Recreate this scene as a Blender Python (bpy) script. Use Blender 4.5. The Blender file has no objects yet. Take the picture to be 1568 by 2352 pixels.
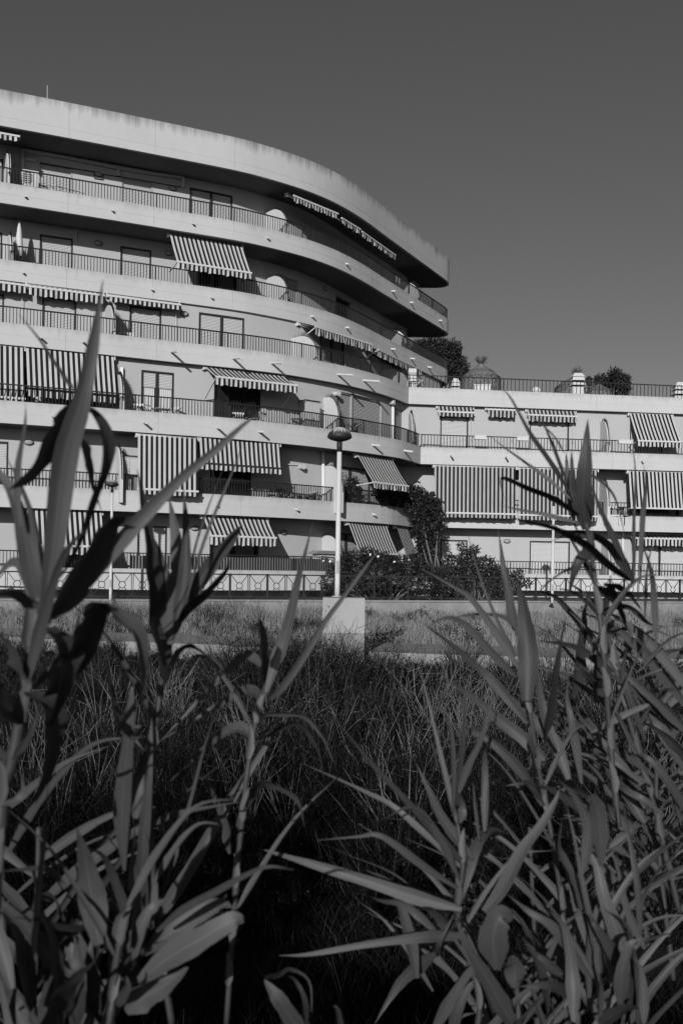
import bpy, bmesh, math, random
import numpy as np
from mathutils import Vector, geometry

R = math.radians
random.seed(7)
rng = np.random.default_rng(11)
scene = bpy.context.scene
col = scene.collection

# ------------------------------------------------------------------ camera
EYE = 1.3                      # lens height above the promenade
ROLL = R(0.9)
F = 2287.0                     # focal length in units of the 1568 x 2352 picture
HX, HY = 784.0, 1303.0         # where the level line of sight meets the picture
cam_d = bpy.data.cameras.new('camera')
cam = bpy.data.objects.new('camera', cam_d)
col.objects.link(cam)
cam.location = (0, 0, EYE)
cam.rotation_mode = 'QUATERNION'
from mathutils import Quaternion
cam.rotation_quaternion = Quaternion((1, 0, 0), R(90)) @ Quaternion((0, 0, 1), ROLL)
cam_d.sensor_fit = 'VERTICAL'
cam_d.sensor_height = 36
cam_d.sensor_width = 24
cam_d.lens = 35.0
cam_d.shift_y = (HY - 1176) / 2352
cam_d.clip_start = 0.05
cam_d.clip_end = 4000
cam_d.dof.use_dof = True
cam_d.dof.focus_distance = 38
cam_d.dof.aperture_fstop = 4.5
scene.camera = cam

# ------------------------------------------------------------------ light
SUN_AZ = R(-10)                # measured at the camera: sun behind, a little to the left
SUN_EL = R(17)
world = bpy.data.worlds.new('World')
scene.world = world
world.use_nodes = True
wn, wl = world.node_tree.nodes, world.node_tree.links
for n in list(wn):
    wn.remove(n)
sky = wn.new('ShaderNodeTexSky')
sky.sky_type = 'NISHITA'
sky.sun_disc = False
sky.sun_elevation = SUN_EL
sky.sun_rotation = R(180) + SUN_AZ * -1
sky.air_density = 1.15
sky.dust_density = 1.0
sky.ozone_density = 1.0
sep = wn.new('ShaderNodeSeparateColor')          # black and white film behind a red filter
bg = wn.new('ShaderNodeBackground')
bg.inputs['Strength'].default_value = 0.05
wo = wn.new('ShaderNodeOutputWorld')
wl.new(sky.outputs['Color'], sep.inputs['Color'])
wl.new(sep.outputs['Red'], bg.inputs['Color'])
wl.new(bg.outputs['Background'], wo.inputs['Surface'])

sun_d = bpy.data.lights.new('sun', 'SUN')
sun_d.energy = 5.0
sun_d.angle = R(0.5)
sun_d.color = (1, 1, 1)        # monochrome picture: neutral light
sun = bpy.data.objects.new('sun', sun_d)
col.objects.link(sun)
sv = Vector((math.sin(SUN_AZ) * math.cos(SUN_EL), -math.cos(SUN_AZ) * math.cos(SUN_EL), math.sin(SUN_EL)))
sun.rotation_euler = sv.to_track_quat('Z', 'Y').to_euler()
sun.location = sv * 60

vs = scene.view_settings
scene.display_settings.display_device = 'sRGB'
vs.view_transform = 'Standard'
vs.look = 'None'
vs.gamma = 1
vs.exposure = 0.0
vs.use_curve_mapping = False

# ------------------------------------------------------------------ helpers
def un(x, y):
    u, v = x - HX, HY - y
    return (u * math.cos(ROLL) - v * math.sin(ROLL)) / F, (u * math.sin(ROLL) + v * math.cos(ROLL)) / F

def pix(x, y, Y):
    a, b = un(x, y)
    return Vector((a * Y, Y, EYE + b * Y))

class MB:
    """collects faces for one mesh"""
    def __init__(self):
        self.v, self.f, self.uv, self.smooth = [], [], [], False
    def face(self, pts, uvs=None):
        i = len(self.v)
        self.v += [tuple(p) for p in pts]
        self.f.append(tuple(range(i, i + len(pts))))
        self.uv.append(uvs if uvs else [(0, 0)] * len(pts))
    def box(self, c, s, ax=None):
        """box centred at c, half sizes s, axes ax (three vectors)"""
        c = Vector(c)
        X, Y, Z = ax if ax else (Vector((1, 0, 0)), Vector((0, 1, 0)), Vector((0, 0, 1)))
        X, Y, Z = Vector(X) * s[0], Vector(Y) * s[1], Vector(Z) * s[2]
        p = [c + X * a + Y * b + Z * d for d in (-1, 1) for b in (-1, 1) for a in (-1, 1)]
        for q in ((0, 2, 3, 1), (4, 5, 7, 6), (0, 1, 5, 4), (2, 6, 7, 3), (0, 4, 6, 2), (1, 3, 7, 5)):
            pp = [p[k] for k in q]
            w, h = (pp[1] - pp[0]).length, (pp[3] - pp[0]).length
            self.face(pp, [(0, 0), (w, 0), (w, h), (0, h)])
    def bar(self, a, b, w, h=None):
        """square bar from a to b"""
        a, b = Vector(a), Vector(b)
        h = h or w
        t = (b - a)
        L = t.length
        if L < 1e-6: return
        t /= L
        up = Vector((0, 0, 1)) if abs(t.z) < 0.9 else Vector((1, 0, 0))
        s = t.cross(up).normalized()
        u = s.cross(t).normalized()
        self.box((a + b) / 2, (w / 2, L / 2, h / 2), (s, t, u))
    def tube(self, pts, rad, n=8, cap=True):
        pts = [Vector(p) for p in pts]
        if not hasattr(rad, '__len__'): rad = [rad] * len(pts)
        rings = []
        ref = None
        for i, p in enumerate(pts):
            t = (pts[min(i + 1, len(pts) - 1)] - pts[max(i - 1, 0)]).normalized()
            if ref is None:
                ref = Vector((0, 0, 1)) if abs(t.z) < 0.9 else Vector((1, 0, 0))
            s = t.cross(ref).normalized()
            u = s.cross(t).normalized()
            ref = u
            rings.append([p + (s * math.cos(k * 2 * math.pi / n) + u * math.sin(k * 2 * math.pi / n)) * rad[i] for k in range(n)])
        L = 0
        for i in range(len(rings) - 1):
            d = (pts[i + 1] - pts[i]).length
            for k in range(n):
                a, b = rings[i], rings[i + 1]
                self.face([a[k], a[(k + 1) % n], b[(k + 1) % n], b[k]],
                          [(k / n, L), ((k + 1) / n, L), ((k + 1) / n, L + d), (k / n, L + d)])
            L += d
        if cap:
            self.face(rings[0][::-1]); self.face(rings[-1])
    def lathe(self, c, prof, n=20):
        """prof = list of (r, z) about a vertical axis through c"""
        c = Vector(c)
        for (r0, z0), (r1, z1) in zip(prof[:-1], prof[1:]):
            for k in range(n):
                a0, a1 = k * 2 * math.pi / n, (k + 1) * 2 * math.pi / n
                q = [c + Vector((r * math.cos(a), r * math.sin(a), z)) for r, z, a in ((r0, z0, a0), (r0, z0, a1), (r1, z1, a1), (r1, z1, a0))]
                self.face(q, [(k / n, z0), ((k + 1) / n, z0), ((k + 1) / n, z1), (k / n, z1)])
    def mesh(self, name, mat, weld=True):
        me = bpy.data.meshes.new(name)
        me.from_pydata(self.v, [], self.f)
        ul = me.uv_layers.new(name='UVMap')
        flat = [c for f in self.uv for uv in f for c in uv]
        ul.data.foreach_set('uv', flat)
        if mat: me.materials.append(mat)
        if weld:
            bm = bmesh.new(); bm.from_mesh(me)
            bmesh.ops.remove_doubles(bm, verts=bm.verts, dist=1e-5)
            bmesh.ops.recalc_face_normals(bm, faces=bm.faces)
            bm.to_mesh(me); bm.free()
        if self.smooth:
            me.polygons.foreach_set('use_smooth', [True] * len(me.polygons))
        me.update()
        return me
    def build(self, name, mat, parent=None, weld=True):
        return link(name, self.mesh(name, mat, weld), parent)

def link(name, data, parent=None):
    o = bpy.data.objects.new(name, data)
    col.objects.link(o)
    if parent: o.parent = parent
    return o

def empty(name, loc=(0, 0, 0)):
    o = bpy.data.objects.new(name, None)
    col.objects.link(o)
    o.empty_display_size = 0.2
    return o

def tag(o, label=None, cat=None, group=None, kind=None):
    if label: o['label'] = label
    if cat: o['category'] = cat
    if group: o['group'] = group
    if kind: o['kind'] = kind
    return o

def tree_copy(o, off, parent=None):
    c = o.copy(); col.objects.link(c); c.parent = parent
    if parent is None: c.location = Vector(o.location) + Vector(off)
    for ch in o.children:
        tree_copy(ch, off, c)
    return c

# numpy sheet builder for foliage: quads given as (N,4,3)
def quads_obj(name, q, mat, parent=None, uv=None):
    n = len(q)
    me = bpy.data.meshes.new(name)
    me.vertices.add(n * 4); me.loops.add(n * 4); me.polygons.add(n)
    me.vertices.foreach_set('co', np.asarray(q, np.float32).reshape(-1))
    me.loops.foreach_set('vertex_index', np.arange(n * 4, dtype=np.int32))
    me.polygons.foreach_set('loop_start', np.arange(0, n * 4, 4, dtype=np.int32))
    ul = me.uv_layers.new(name='UVMap')
    if uv is None:
        rv = rng.random(n)
        uvv = np.zeros((n, 4, 2), np.float32)
        uvv[:, :, 0] = rv[:, None]
        uvv[:, :, 1] = np.array([0, 0, 1, 1])[None]
    else:
        uvv = uv
    ul.data.foreach_set('uv', np.asarray(uvv, np.float32).reshape(-1))
    me.materials.append(mat)
    me.update(calc_edges=True)
    return link(name, me, parent)

# ------------------------------------------------------------------ materials (the picture is black and white)
def new_mat(name):
    m = bpy.data.materials.new(name)
    m.use_nodes = True
    n, l = m.node_tree.nodes, m.node_tree.links
    return m, n, l, n['Principled BSDF']

def math_node(n, l, op, a, b=None, c=None):
    k = n.new('ShaderNodeMath'); k.operation = op
    for i, v in enumerate((a, b, c)):
        if v is None: continue
        if hasattr(v, 'is_output'): l.new(v, k.inputs[i])
        else: k.inputs[i].default_value = v
    return k.outputs[0]

def noise(n, l, vec, scale, detail=4, rough=0.6):
    t = n.new('ShaderNodeTexNoise')
    t.inputs['Scale'].default_value = scale
    t.inputs['Detail'].default_value = detail
    t.inputs['Roughness'].default_value = rough
    if vec is not None: l.new(vec, t.inputs['Vector'])
    return t.outputs['Fac']

def mapping(n, l, vec, sc, loc=(0, 0, 0)):
    k = n.new('ShaderNodeMapping')
    k.inputs['Scale'].default_value = sc
    k.inputs['Location'].default_value = loc
    l.new(vec, k.inputs['Vector'])
    return k.outputs[0]

def grey(n, l, val_socket, bsdf):
    c = n.new('ShaderNodeCombineColor')
    for k in range(3): l.new(val_socket, c.inputs[k])
    l.new(c.outputs[0], bsdf.inputs['Base Color'])

def plain(name, v, rough=0.6, var=0.12, scale=6.0, bump=0.0, metal=0.0, bscale=60):
    m, n, l, b = new_mat(name)
    b.inputs['Roughness'].default_value = rough
    b.inputs['Metallic'].default_value = metal
    b.inputs['Specular IOR Level'].default_value = 0.18
    geo = n.new('ShaderNodeNewGeometry')
    f = noise(n, l, geo.outputs['Position'], scale)
    k = math_node(n, l, 'MULTIPLY_ADD', f, 2 * var, 1 - var)
    k = math_node(n, l, 'MULTIPLY', k, v)
    grey(n, l, k, b)
    if bump:
        bp = n.new('ShaderNodeBump')
        bp.inputs['Strength'].default_value = bump
        bp.inputs['Distance'].default_value = 0.01
        l.new(noise(n, l, geo.outputs['Position'], bscale, 3), bp.inputs['Height'])
        l.new(bp.outputs[0], b.inputs['Normal'])
    return m

def stucco(name, v, stain=0.0, drip=0.0, patch=0.06):
    """white render: UV u = metres along, v = 0..1 up the panel"""
    m, n, l, b = new_mat(name)
    b.inputs['Roughness'].default_value = 0.9
    b.inputs['Specular IOR Level'].default_value = 0.12
    uvn = n.new('ShaderNodeUVMap')
    geo = n.new('ShaderNodeNewGeometry')
    pos = geo.outputs['Position']
    base = math_node(n, l, 'MULTIPLY_ADD', noise(n, l, pos, 0.7, 5), 2 * patch, 1 - patch)
    fine = math_node(n, l, 'MULTIPLY_ADD', noise(n, l, pos, 9, 4), 0.10, 0.95)
    k = math_node(n, l, 'MULTIPLY', base, fine)
    sepuv = n.new('ShaderNodeSeparateXYZ'); l.new(uvn.outputs[0], sepuv.inputs[0])
    if stain > 0:
        st = noise(n, l, mapping(n, l, uvn.outputs[0], (4.5, 0.45, 1)), 1.0, 5, 0.7)
        st2 = noise(n, l, mapping(n, l, uvn.outputs[0], (0.55, 0.15, 1), (3, 7, 0)), 1.0, 2)
        h = math_node(n, l, 'SUBTRACT', sepuv.outputs[1], 1.14)
        h = math_node(n, l, 'ADD', h, math_node(n, l, 'MULTIPLY', st, 0.85))
        h = math_node(n, l, 'ADD', h, math_node(n, l, 'MULTIPLY_ADD', st2, 0.8, -0.42))
        h = math_node(n, l, 'MULTIPLY', h, 2.4)
        cl = n.new('ShaderNodeClamp'); l.new(h, cl.inputs[0])
        k = math_node(n, l, 'MULTIPLY', k, math_node(n, l, 'MULTIPLY_ADD', cl.outputs[0], -stain, 1.0))
    if drip > 0:
        st = noise(n, l, mapping(n, l, uvn.outputs[0], (3.0, 0.25, 1), (11, 5, 0)), 1.0, 4, 0.75)
        d = math_node(n, l, 'MULTIPLY_ADD', st, 5.0, -3.05)
        cl = n.new('ShaderNodeClamp'); l.new(d, cl.inputs[0])
        k = math_node(n, l, 'MULTIPLY', k, math_node(n, l, 'MULTIPLY_ADD', cl.outputs[0], -drip, 1.0))
    k = math_node(n, l, 'MULTIPLY', k, v)
    grey(n, l, k, b)
    bp = n.new('ShaderNodeBump')
    bp.inputs['Strength'].default_value = 0.35
    bp.inputs['Distance'].default_value = 0.012
    l.new(noise(n, l, pos, 22, 5), bp.inputs['Height'])
    l.new(bp.outputs[0], b.inputs['Normal'])
    return m

def stripes(name, light, dark, period, phase=0.0):
    m, n, l, b = new_mat(name)
    b.inputs['Roughness'].default_value = 0.85
    b.inputs['Specular IOR Level'].default_value = 0.1
    uvn = n.new('ShaderNodeUVMap')
    sp = n.new('ShaderNodeSeparateXYZ'); l.new(uvn.outputs[0], sp.inputs[0])
    u = math_node(n, l, 'MULTIPLY_ADD', sp.outputs[0], 1 / period, phase + 100)
    fr = math_node(n, l, 'FRACT', u)
    st = math_node(n, l, 'GREATER_THAN', fr, 0.48)
    k = math_node(n, l, 'MULTIPLY_ADD', st, dark - light, light)
    nz = noise(n, l, mapping(n, l, uvn.outputs[0], (1.5, 0.8, 1)), 2.0, 4)
    k = math_node(n, l, 'MULTIPLY', k, math_node(n, l, 'MULTIPLY_ADD', nz, 0.35, 0.82))
    grey(n, l, k, b)
    return m

def foliage(name, v, var=0.5, rough=0.55, trans=0.15, spec=0.08, rare=False):
    """leaf colour varies leaf by leaf through UV u; a little light passes through"""
    m, n, l, b = new_mat(name)
    b.inputs['Roughness'].default_value = rough
    b.inputs['Specular IOR Level'].default_value = spec
    uvn = n.new('ShaderNodeUVMap')
    sp = n.new('ShaderNodeSeparateXYZ'); l.new(uvn.outputs[0], sp.inputs[0])
    if rare:      # mostly dark blades, a few bright: sunlit highlights put into the colour
        k = math_node(n, l, 'MULTIPLY_ADD', math_node(n, l, 'POWER', sp.outputs[0], 5.0), 4.5, 0.3)
    else:
        k = math_node(n, l, 'MULTIPLY_ADD', sp.outputs[0], 2 * var, 1 - var)
    k = math_node(n, l, 'MULTIPLY', k, v)
    grey(n, l, k, b)
    if trans:
        tr = n.new('ShaderNodeBsdfTranslucent')
        cc = n.new('ShaderNodeCombineColor')
        for j in range(3): l.new(k, cc.inputs[j])
        l.new(cc.outputs[0], tr.inputs[0])
        mx = n.new('ShaderNodeMixShader'); mx.inputs[0].default_value = trans
        l.new(b.outputs[0], mx.inputs[1]); l.new(tr.outputs[0], mx.inputs[2])
        l.new(mx.outputs[0], n['Material Output'].inputs['Surface'])
    return m

def reed_mat(name, v, var=0.25):
    """reed leaf: fine lengthwise veins; UV u across 0..1 (plus a whole number per leaf), v along in metres"""
    m, n, l, b = new_mat(name)
    b.inputs['Roughness'].default_value = 0.5
    b.inputs['Specular IOR Level'].default_value = 0.16
    uvn = n.new('ShaderNodeUVMap')
    ve = noise(n, l, mapping(n, l, uvn.outputs[0], (16, 0.5, 1)), 1.0, 3)
    lf = noise(n, l, mapping(n, l, uvn.outputs[0], (0.37, 2.2, 1)), 1.0, 4)
    k = math_node(n, l, 'MULTIPLY_ADD', ve, 0.5, 0.75)
    k = math_node(n, l, 'MULTIPLY', k, math_node(n, l, 'MULTIPLY_ADD', lf, 4 * var, 1 - 2 * var))
    sp = n.new('ShaderNodeSeparateXYZ'); l.new(uvn.outputs[0], sp.inputs[0])
    hs = math_node(n, l, 'FRACT', math_node(n, l, 'MULTIPLY', math_node(n, l, 'SINE', math_node(n, l, 'MULTIPLY', math_node(n, l, 'FLOOR', sp.outputs[0]), 12.9898)), 4375.85))
    k = math_node(n, l, 'MULTIPLY', k, math_node(n, l, 'MULTIPLY_ADD', hs, 0.85, 0.6))      # every leaf its own tone
    rib = math_node(n, l, 'ABSOLUTE', math_node(n, l, 'SUBTRACT', math_node(n, l, 'FRACT', sp.outputs[0]), 0.5))
    rib = math_node(n, l, 'LESS_THAN', rib, 0.035)
    k = math_node(n, l, 'MULTIPLY', k, math_node(n, l, 'MULTIPLY_ADD', rib, 0.35, 1.0))     # paler midrib
    sc = noise(n, l, mapping(n, l, uvn.outputs[0], (2.0, 9, 1), (5, 3, 0)), 1.0, 5, 0.7)
    sc = math_node(n, l, 'MULTIPLY_ADD', sc, 9.0, -6.1)
    cl = n.new('ShaderNodeClamp'); l.new(sc, cl.inputs[0])
    k = math_node(n, l, 'MULTIPLY', k, math_node(n, l, 'MULTIPLY_ADD', cl.outputs[0], 0.9, 1.0))   # dry scars
    k = math_node(n, l, 'MULTIPLY', k, v)
    grey(n, l, k, b)
    tr = n.new('ShaderNodeBsdfTranslucent')
    cc = n.new('ShaderNodeCombineColor')
    for j in range(3): l.new(k, cc.inputs[j])
    l.new(cc.outputs[0], tr.inputs[0])
    mx = n.new('ShaderNodeMixShader'); mx.inputs[0].default_value = 0.12
    l.new(b.outputs[0], mx.inputs[1]); l.new(tr.outputs[0], mx.inputs[2])
    l.new(mx.outputs[0], n['Material Output'].inputs['Surface'])
    bp = n.new('ShaderNodeBump'); bp.inputs['Strength'].default_value = 0.25; bp.inputs['Distance'].default_value = 0.002
    l.new(ve, bp.inputs['Height']); l.new(bp.outputs[0], b.inputs['Normal'])
    return m

M = dict(
    parapet=stucco('parapet_render', 0.365, stain=0.62, drip=0.22, patch=0.09),
    band=stucco('band_render', 0.375, stain=0.25, drip=0.36, patch=0.1),
    wall=stucco('wall_render', 0.315, stain=0.0, drip=0.06, patch=0.08),
    soffit=stucco('shade_toned_soffit', 0.1, patch=0.25),  # dark grey: the shade under the slabs is put into the colour
    floor=plain('balcony_tiles', 0.12, 0.7),
    fin=stucco('partition_render', 0.4, patch=0.05),
    iron=plain('black_iron', 0.015, 0.5, var=0.3),
    railtop=plain('rail_iron', 0.015, 0.45, var=0.3),
    fence=plain('grey_fence_paint', 0.02, 0.6, var=0.3, scale=20),
    dark=plain('dark_frame', 0.02, 0.5),
    white=plain('white_paint', 0.42, 0.5, var=0.06),
    shutter=plain('white_shutter', 0.39, 0.6, var=0.05, scale=2),
    shutter_grey=plain('worn_shutter', 0.29, 0.65, var=0.08, scale=2),
    trim=plain('grey_trim', 0.25, 0.7),
    duct=plain('duct_plastic', 0.36, 0.6),
    pipe=plain('white_pipe', 0.45, 0.45, var=0.05),
    hole=plain('pipe_inside', 0.01, 0.9),
    stripe=stripes('striped_canvas', 0.37, 0.011, 0.19),
    stripe_old=stripes('faded_striped_canvas', 0.28, 0.014, 0.193),
    concrete=stucco('old_concrete', 0.25, stain=0.3, drip=0.3, patch=0.2),
    concrete2=plain('rough_concrete', 0.18, 0.9, var=0.5, scale=2.5, bump=0.6, bscale=9),
    asphalt=plain('promenade', 0.07, 0.9, var=0.2, bump=0.3),
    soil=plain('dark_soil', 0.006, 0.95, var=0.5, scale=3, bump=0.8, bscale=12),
    drysoil=plain('dry_soil', 0.08, 0.95, var=0.4, scale=2, bump=0.8, bscale=14),
    plastic=plain('white_plastic', 0.42, 0.4, var=0.04),
    screen=plain('privacy_screen', 0.16, 0.8, var=0.15, scale=14),
    curtain=plain('curtain_cloth', 0.38, 0.9, var=0.1),
    wood=plain('grey_wood', 0.16, 0.8, var=0.4, scale=12),
    pot=plain('clay_pot', 0.18, 0.8),
    fabric=plain('grey_fabric', 0.3, 0.9, var=0.2),
    bark=plain('bark', 0.1, 0.9, var=0.4, scale=10, bump=0.6),
    inside=plain('room_inside', 0.05, 0.9),
    thatch=foliage('thatch_straw', 0.12, 0.55, 0.9, 0.0, 0.1),
    pine=foliage('pine_needles', 0.03, 0.6),
    hedge=foliage('hedge_leaves', 0.02, 0.6, 0.45, 0.1, 0.18),
    vine=foliage('vine_leaves', 0.02, 0.65, 0.45, 0.1, 0.18),
    shrubm=foliage('shrub_leaves', 0.03, 0.6, 0.45, 0.1, 0.18),
    weed=foliage('weed_stems', 0.017, 0.8, 0.7, 0.1, rare=True),
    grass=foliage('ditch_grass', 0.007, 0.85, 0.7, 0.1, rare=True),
    dry=foliage('dry_grass', 0.15, 0.5, 0.8, 0.1),
    low=foliage('shade_toned_weeds', 0.0085, 0.8, 0.7, 0.1, rare=True),  # green weeds of the lower bank, its shade put into the colour
    petal=foliage('white_petal', 0.7, 0.1, 0.6, 0.2),
    reed=reed_mat('reed_leaf', 0.045),
    reed_dark=reed_mat('reed_leaf_dark', 0.11),
    stalk=reed_mat('reed_stalk', 0.065, 0.2),
)
def glass_mat():
    m, n, l, b = new_mat('window_glass')
    b.inputs['Base Color'].default_value = (0.012, 0.012, 0.012, 1)
    b.inputs['Roughness'].default_value = 0.06
    b.inputs['Specular IOR Level'].default_value = 0.5
    return m
M['glass'] = glass_mat()
def shade_mat():      # enamelled lamp shade with runs of rust and bird lime
    m, n, l, b = new_mat('streaked_lamp_shade')
    b.inputs['Roughness'].default_value = 0.55
    uvn = n.new('ShaderNodeUVMap')
    f = noise(n, l, mapping(n, l, uvn.outputs[0], (34, 1.2, 1)), 1.0, 4, 0.8)
    sp = n.new('ShaderNodeSeparateXYZ'); l.new(uvn.outputs[0], sp.inputs[0])
    f = math_node(n, l, 'ADD', f, math_node(n, l, 'MULTIPLY', sp.outputs[1], 2.0))
    d = math_node(n, l, 'MULTIPLY_ADD', f, 9.0, -5.9)
    cl = n.new('ShaderNodeClamp'); l.new(d, cl.inputs[0])
    k = math_node(n, l, 'MULTIPLY_ADD', cl.outputs[0], 0.33, 0.012)
    grey(n, l, k, b)
    return m
M['shade'] = shade_mat()

# ------------------------------------------------------------------ plan curves of the building fronts
class Curve:
    def __init__(self, pts, smooth=True, step=0.12):
        P = np.array(pts, float)
        if smooth:
            Q = np.vstack([2 * P[0] - P[1], P, 2 * P[-1] - P[-2]])
            out = []
            for i in range(1, len(Q) - 2):
                p0, p1, p2, p3 = Q[i - 1:i + 3]
                n = max(2, int(np.linalg.norm(p2 - p1) / 0.05))
                t = np.linspace(0, 1, n, endpoint=False)[:, None]
                out.append(0.5 * ((2 * p1) + (-p0 + p2) * t + (2 * p0 - 5 * p1 + 4 * p2 - p3) * t ** 2 + (-p0 + 3 * p1 - 3 * p2 + p3) * t ** 3))
            P = np.vstack(out + [Q[-2][None]])
        s = np.r_[0, np.cumsum(np.linalg.norm(np.diff(P, axis=0), axis=1))]
        n = max(2, int(s[-1] / step) + 1)
        ss = np.linspace(0, s[-1], n)
        self.p = np.c_[np.interp(ss, s, P[:, 0]), np.interp(ss, s, P[:, 1])]
        self.s = ss
        self.L = s[-1]
        t = np.gradient(self.p, axis=0)
        t /= np.linalg.norm(t, axis=1)[:, None]
        self.t = t
        self.n = np.c_[t[:, 1], -t[:, 0]]         # outward, towards the street
    def at(self, s, off=0.0, z=0.0):
        i = lambda a, k: np.interp(s, self.s, a[:, k])
        nx, ny = i(self.n, 0), i(self.n, 1)
        return Vector((i(self.p, 0) + nx * off, i(self.p, 1) + ny * off, z))
    def nrm(self, s):
        return Vector((np.interp(s, self.s, self.n[:, 0]), np.interp(s, self.s, self.n[:, 1]), 0)).normalized()
    def tan(self, s):
        return Vector((np.interp(s, self.s, self.t[:, 0]), np.interp(s, self.s, self.t[:, 1]), 0)).normalized()
    def offset(self, d):
        return Curve(self.p + self.n * d, smooth=False)
    def hit(self, x, y):
        a, b = un(x, y)
        g = self.p[:, 0] - a * self.p[:, 1]
        for i in range(len(g) - 1):
            if g[i] <= 0 < g[i + 1]:
                k = g[i] / (g[i] - g[i + 1])
                s = self.s[i] + k * (self.s[i + 1] - self.s[i])
                Y = self.p[i, 1] + k * (self.p[i + 1, 1] - self.p[i, 1])
                return s, EYE + b * Y
        if g[0] > 0:      # left of the curve: extrapolate
            return 0.0, EYE + b * self.p[0, 1]
        return self.L, EYE + b * self.p[-1, 1]

ZB = [0.35, 3.25, 6.15, 9.05, 11.95, 14.85]      # undersides of the six balcony slabs
ZR = 17.75                                       # underside of the roof slab
BH = 0.78                                        # height of the balcony bands
SL = 0.30                                        # slab thickness
U_main = [(-20, 34.35), (-16.4, 36.0), (-13.12, 37.48), (-10.8, 38.5), (-7.75, 39.9), (-4.8, 41.32), (-3.47, 42.15), (-2.0, 43.3), (-0.85, 44.5), (0.08, 45.8), (1.0, 47.4), (1.7, 48.8), (3.2, 51.75), (4.7, 54.7), (5.6, 56.5)]
U_tip = [(5.85, 57.1), (5.95, 57.6), (5.8, 58.05), (5.4, 58.3), (4.6, 58.35), (2.5, 58.35)]
CU = Curve(U_main + U_tip)
C3 = Curve([(-20, 32.0), (-16, 33.75), (-12.25, 35.35), (-10.6, 36.07), (-8.6, 37.0), (-6.75, 37.9), (-4.9, 38.74), (-4.0, 39.17), (-2.52, 40.02), (-0.86, 41.35), (0.61, 42.87), (1.89, 44.66), (3.02, 46.8)])
C2 = Curve([(-20, 31.1), (-16, 32.85), (-11.95, 34.6), (-8.5, 36.1), (-5.71, 37.33), (-4.2, 38.05), (-2.48, 39.15), (-1.08, 40.17), (0.65, 41.68), (1.9, 43.0), (2.65, 44.05), (3.57, 46.05)])
_c1 = C2.offset(-0.45)
R2a, R2b = (3.57, 46.05), (21.5, 48.1)
R3a, R3b = (3.02, 46.8), (21.5, 49.2)
def lineoff(a, b, d):
    t = Vector((b[0] - a[0], b[1] - a[1])).normalized()
    n = Vector((t.y, -t.x))
    return (a[0] + n.x * d, a[1] + n.y * d), (b[0] + n.x * d, b[1] + n.y * d)
r1a, r1b = lineoff(R2a, R2b, -0.6)
# the lower storeys' band meets the wing's band in the re-entrant corner
q = geometry.intersect_line_line_2d
pe = _c1.p[-1] + _c1.t[-1] * 3
ix = geometry.intersect_line_line(Vector((*_c1.p[-1], 0)), Vector((*pe, 0)), Vector((*r1a, 0)), Vector((*r1b, 0)))[0]
C1 = Curve(np.vstack([_c1.p[::6], [[ix.x, ix.y]]]), smooth=False)
K2 = Curve([R2a, R2b], smooth=False)
K3 = Curve([R3a, R3b], smooth=False)
K1 = Curve([(ix.x, ix.y), r1b], smooth=False)
# wall lines
def stretch(c, a=0.0, b=0.0):
    p = c.p
    pts = [p[0] - c.t[0] * a] if a else []
    pts = np.vstack(([pts] if a else []) + [p] + ([[p[-1] + c.t[-1] * b]] if b else []))
    return Curve(pts, smooth=False)
Um = Curve(U_main)
wU = Um.offset(-1.8)
wU = Curve(np.vstack([wU.p[wU.p[:, 1] < 56.4], [[-6, 56.4]]]), smooth=False)
wU3 = Curve(np.vstack([Um.offset(-0.14).p, [[4.8, 57.4], [-6, 57.4]]]), smooth=False)
w2 = stretch(C3.offset(-0.32), 0, 2.0)
w1 = stretch(C2.offset(-1.2), 0, 3.0)
w0 = stretch(C1.offset(-1.4), 0, 3.0)
v2 = stretch(K3.offset(-0.3), 1.5)
v1 = stretch(K2.offset(-1.25), 2.5)
v0 = stretch(K1.offset(-1.1), 2.5)
LEVEL = {0: C1, 1: C1, 2: C2, 3: C3, 4: CU, 5: CU}
WING = {0: K1, 1: K1, 2: K2, 3: K3}

block = empty('apartment_building')
tag(block, 'tall curved white apartment building with stacked balconies and a rounded roof overhang', 'building')
wing = empty('apartment_building')
tag(wing, 'lower straight white apartment wing with a roof terrace, joined on at the right', 'building')

def prism(mb, poly, z0, z1):
    tri = geometry.tessellate_polygon([[Vector((x, y, 0)) for x, y in poly]])
    for t in tri:
        mb.face([(poly[i][0], poly[i][1], z1) for i in t], [(poly[i][0], 0.5) for i in t])
        mb.face([(poly[i][0], poly[i][1], z0) for i in reversed(t)], [(poly[i][0], 0.5) for i in reversed(t)])
    n = len(poly)
    for i in range(n):
        a, b = poly[i], poly[(i + 1) % n]
        mb.face([(a[0], a[1], z0), (b[0], b[1], z0), (b[0], b[1], z1), (a[0], a[1], z1)], [(0, 0.2), (1, 0.2), (1, 0.3), (0, 0.3)])

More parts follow.
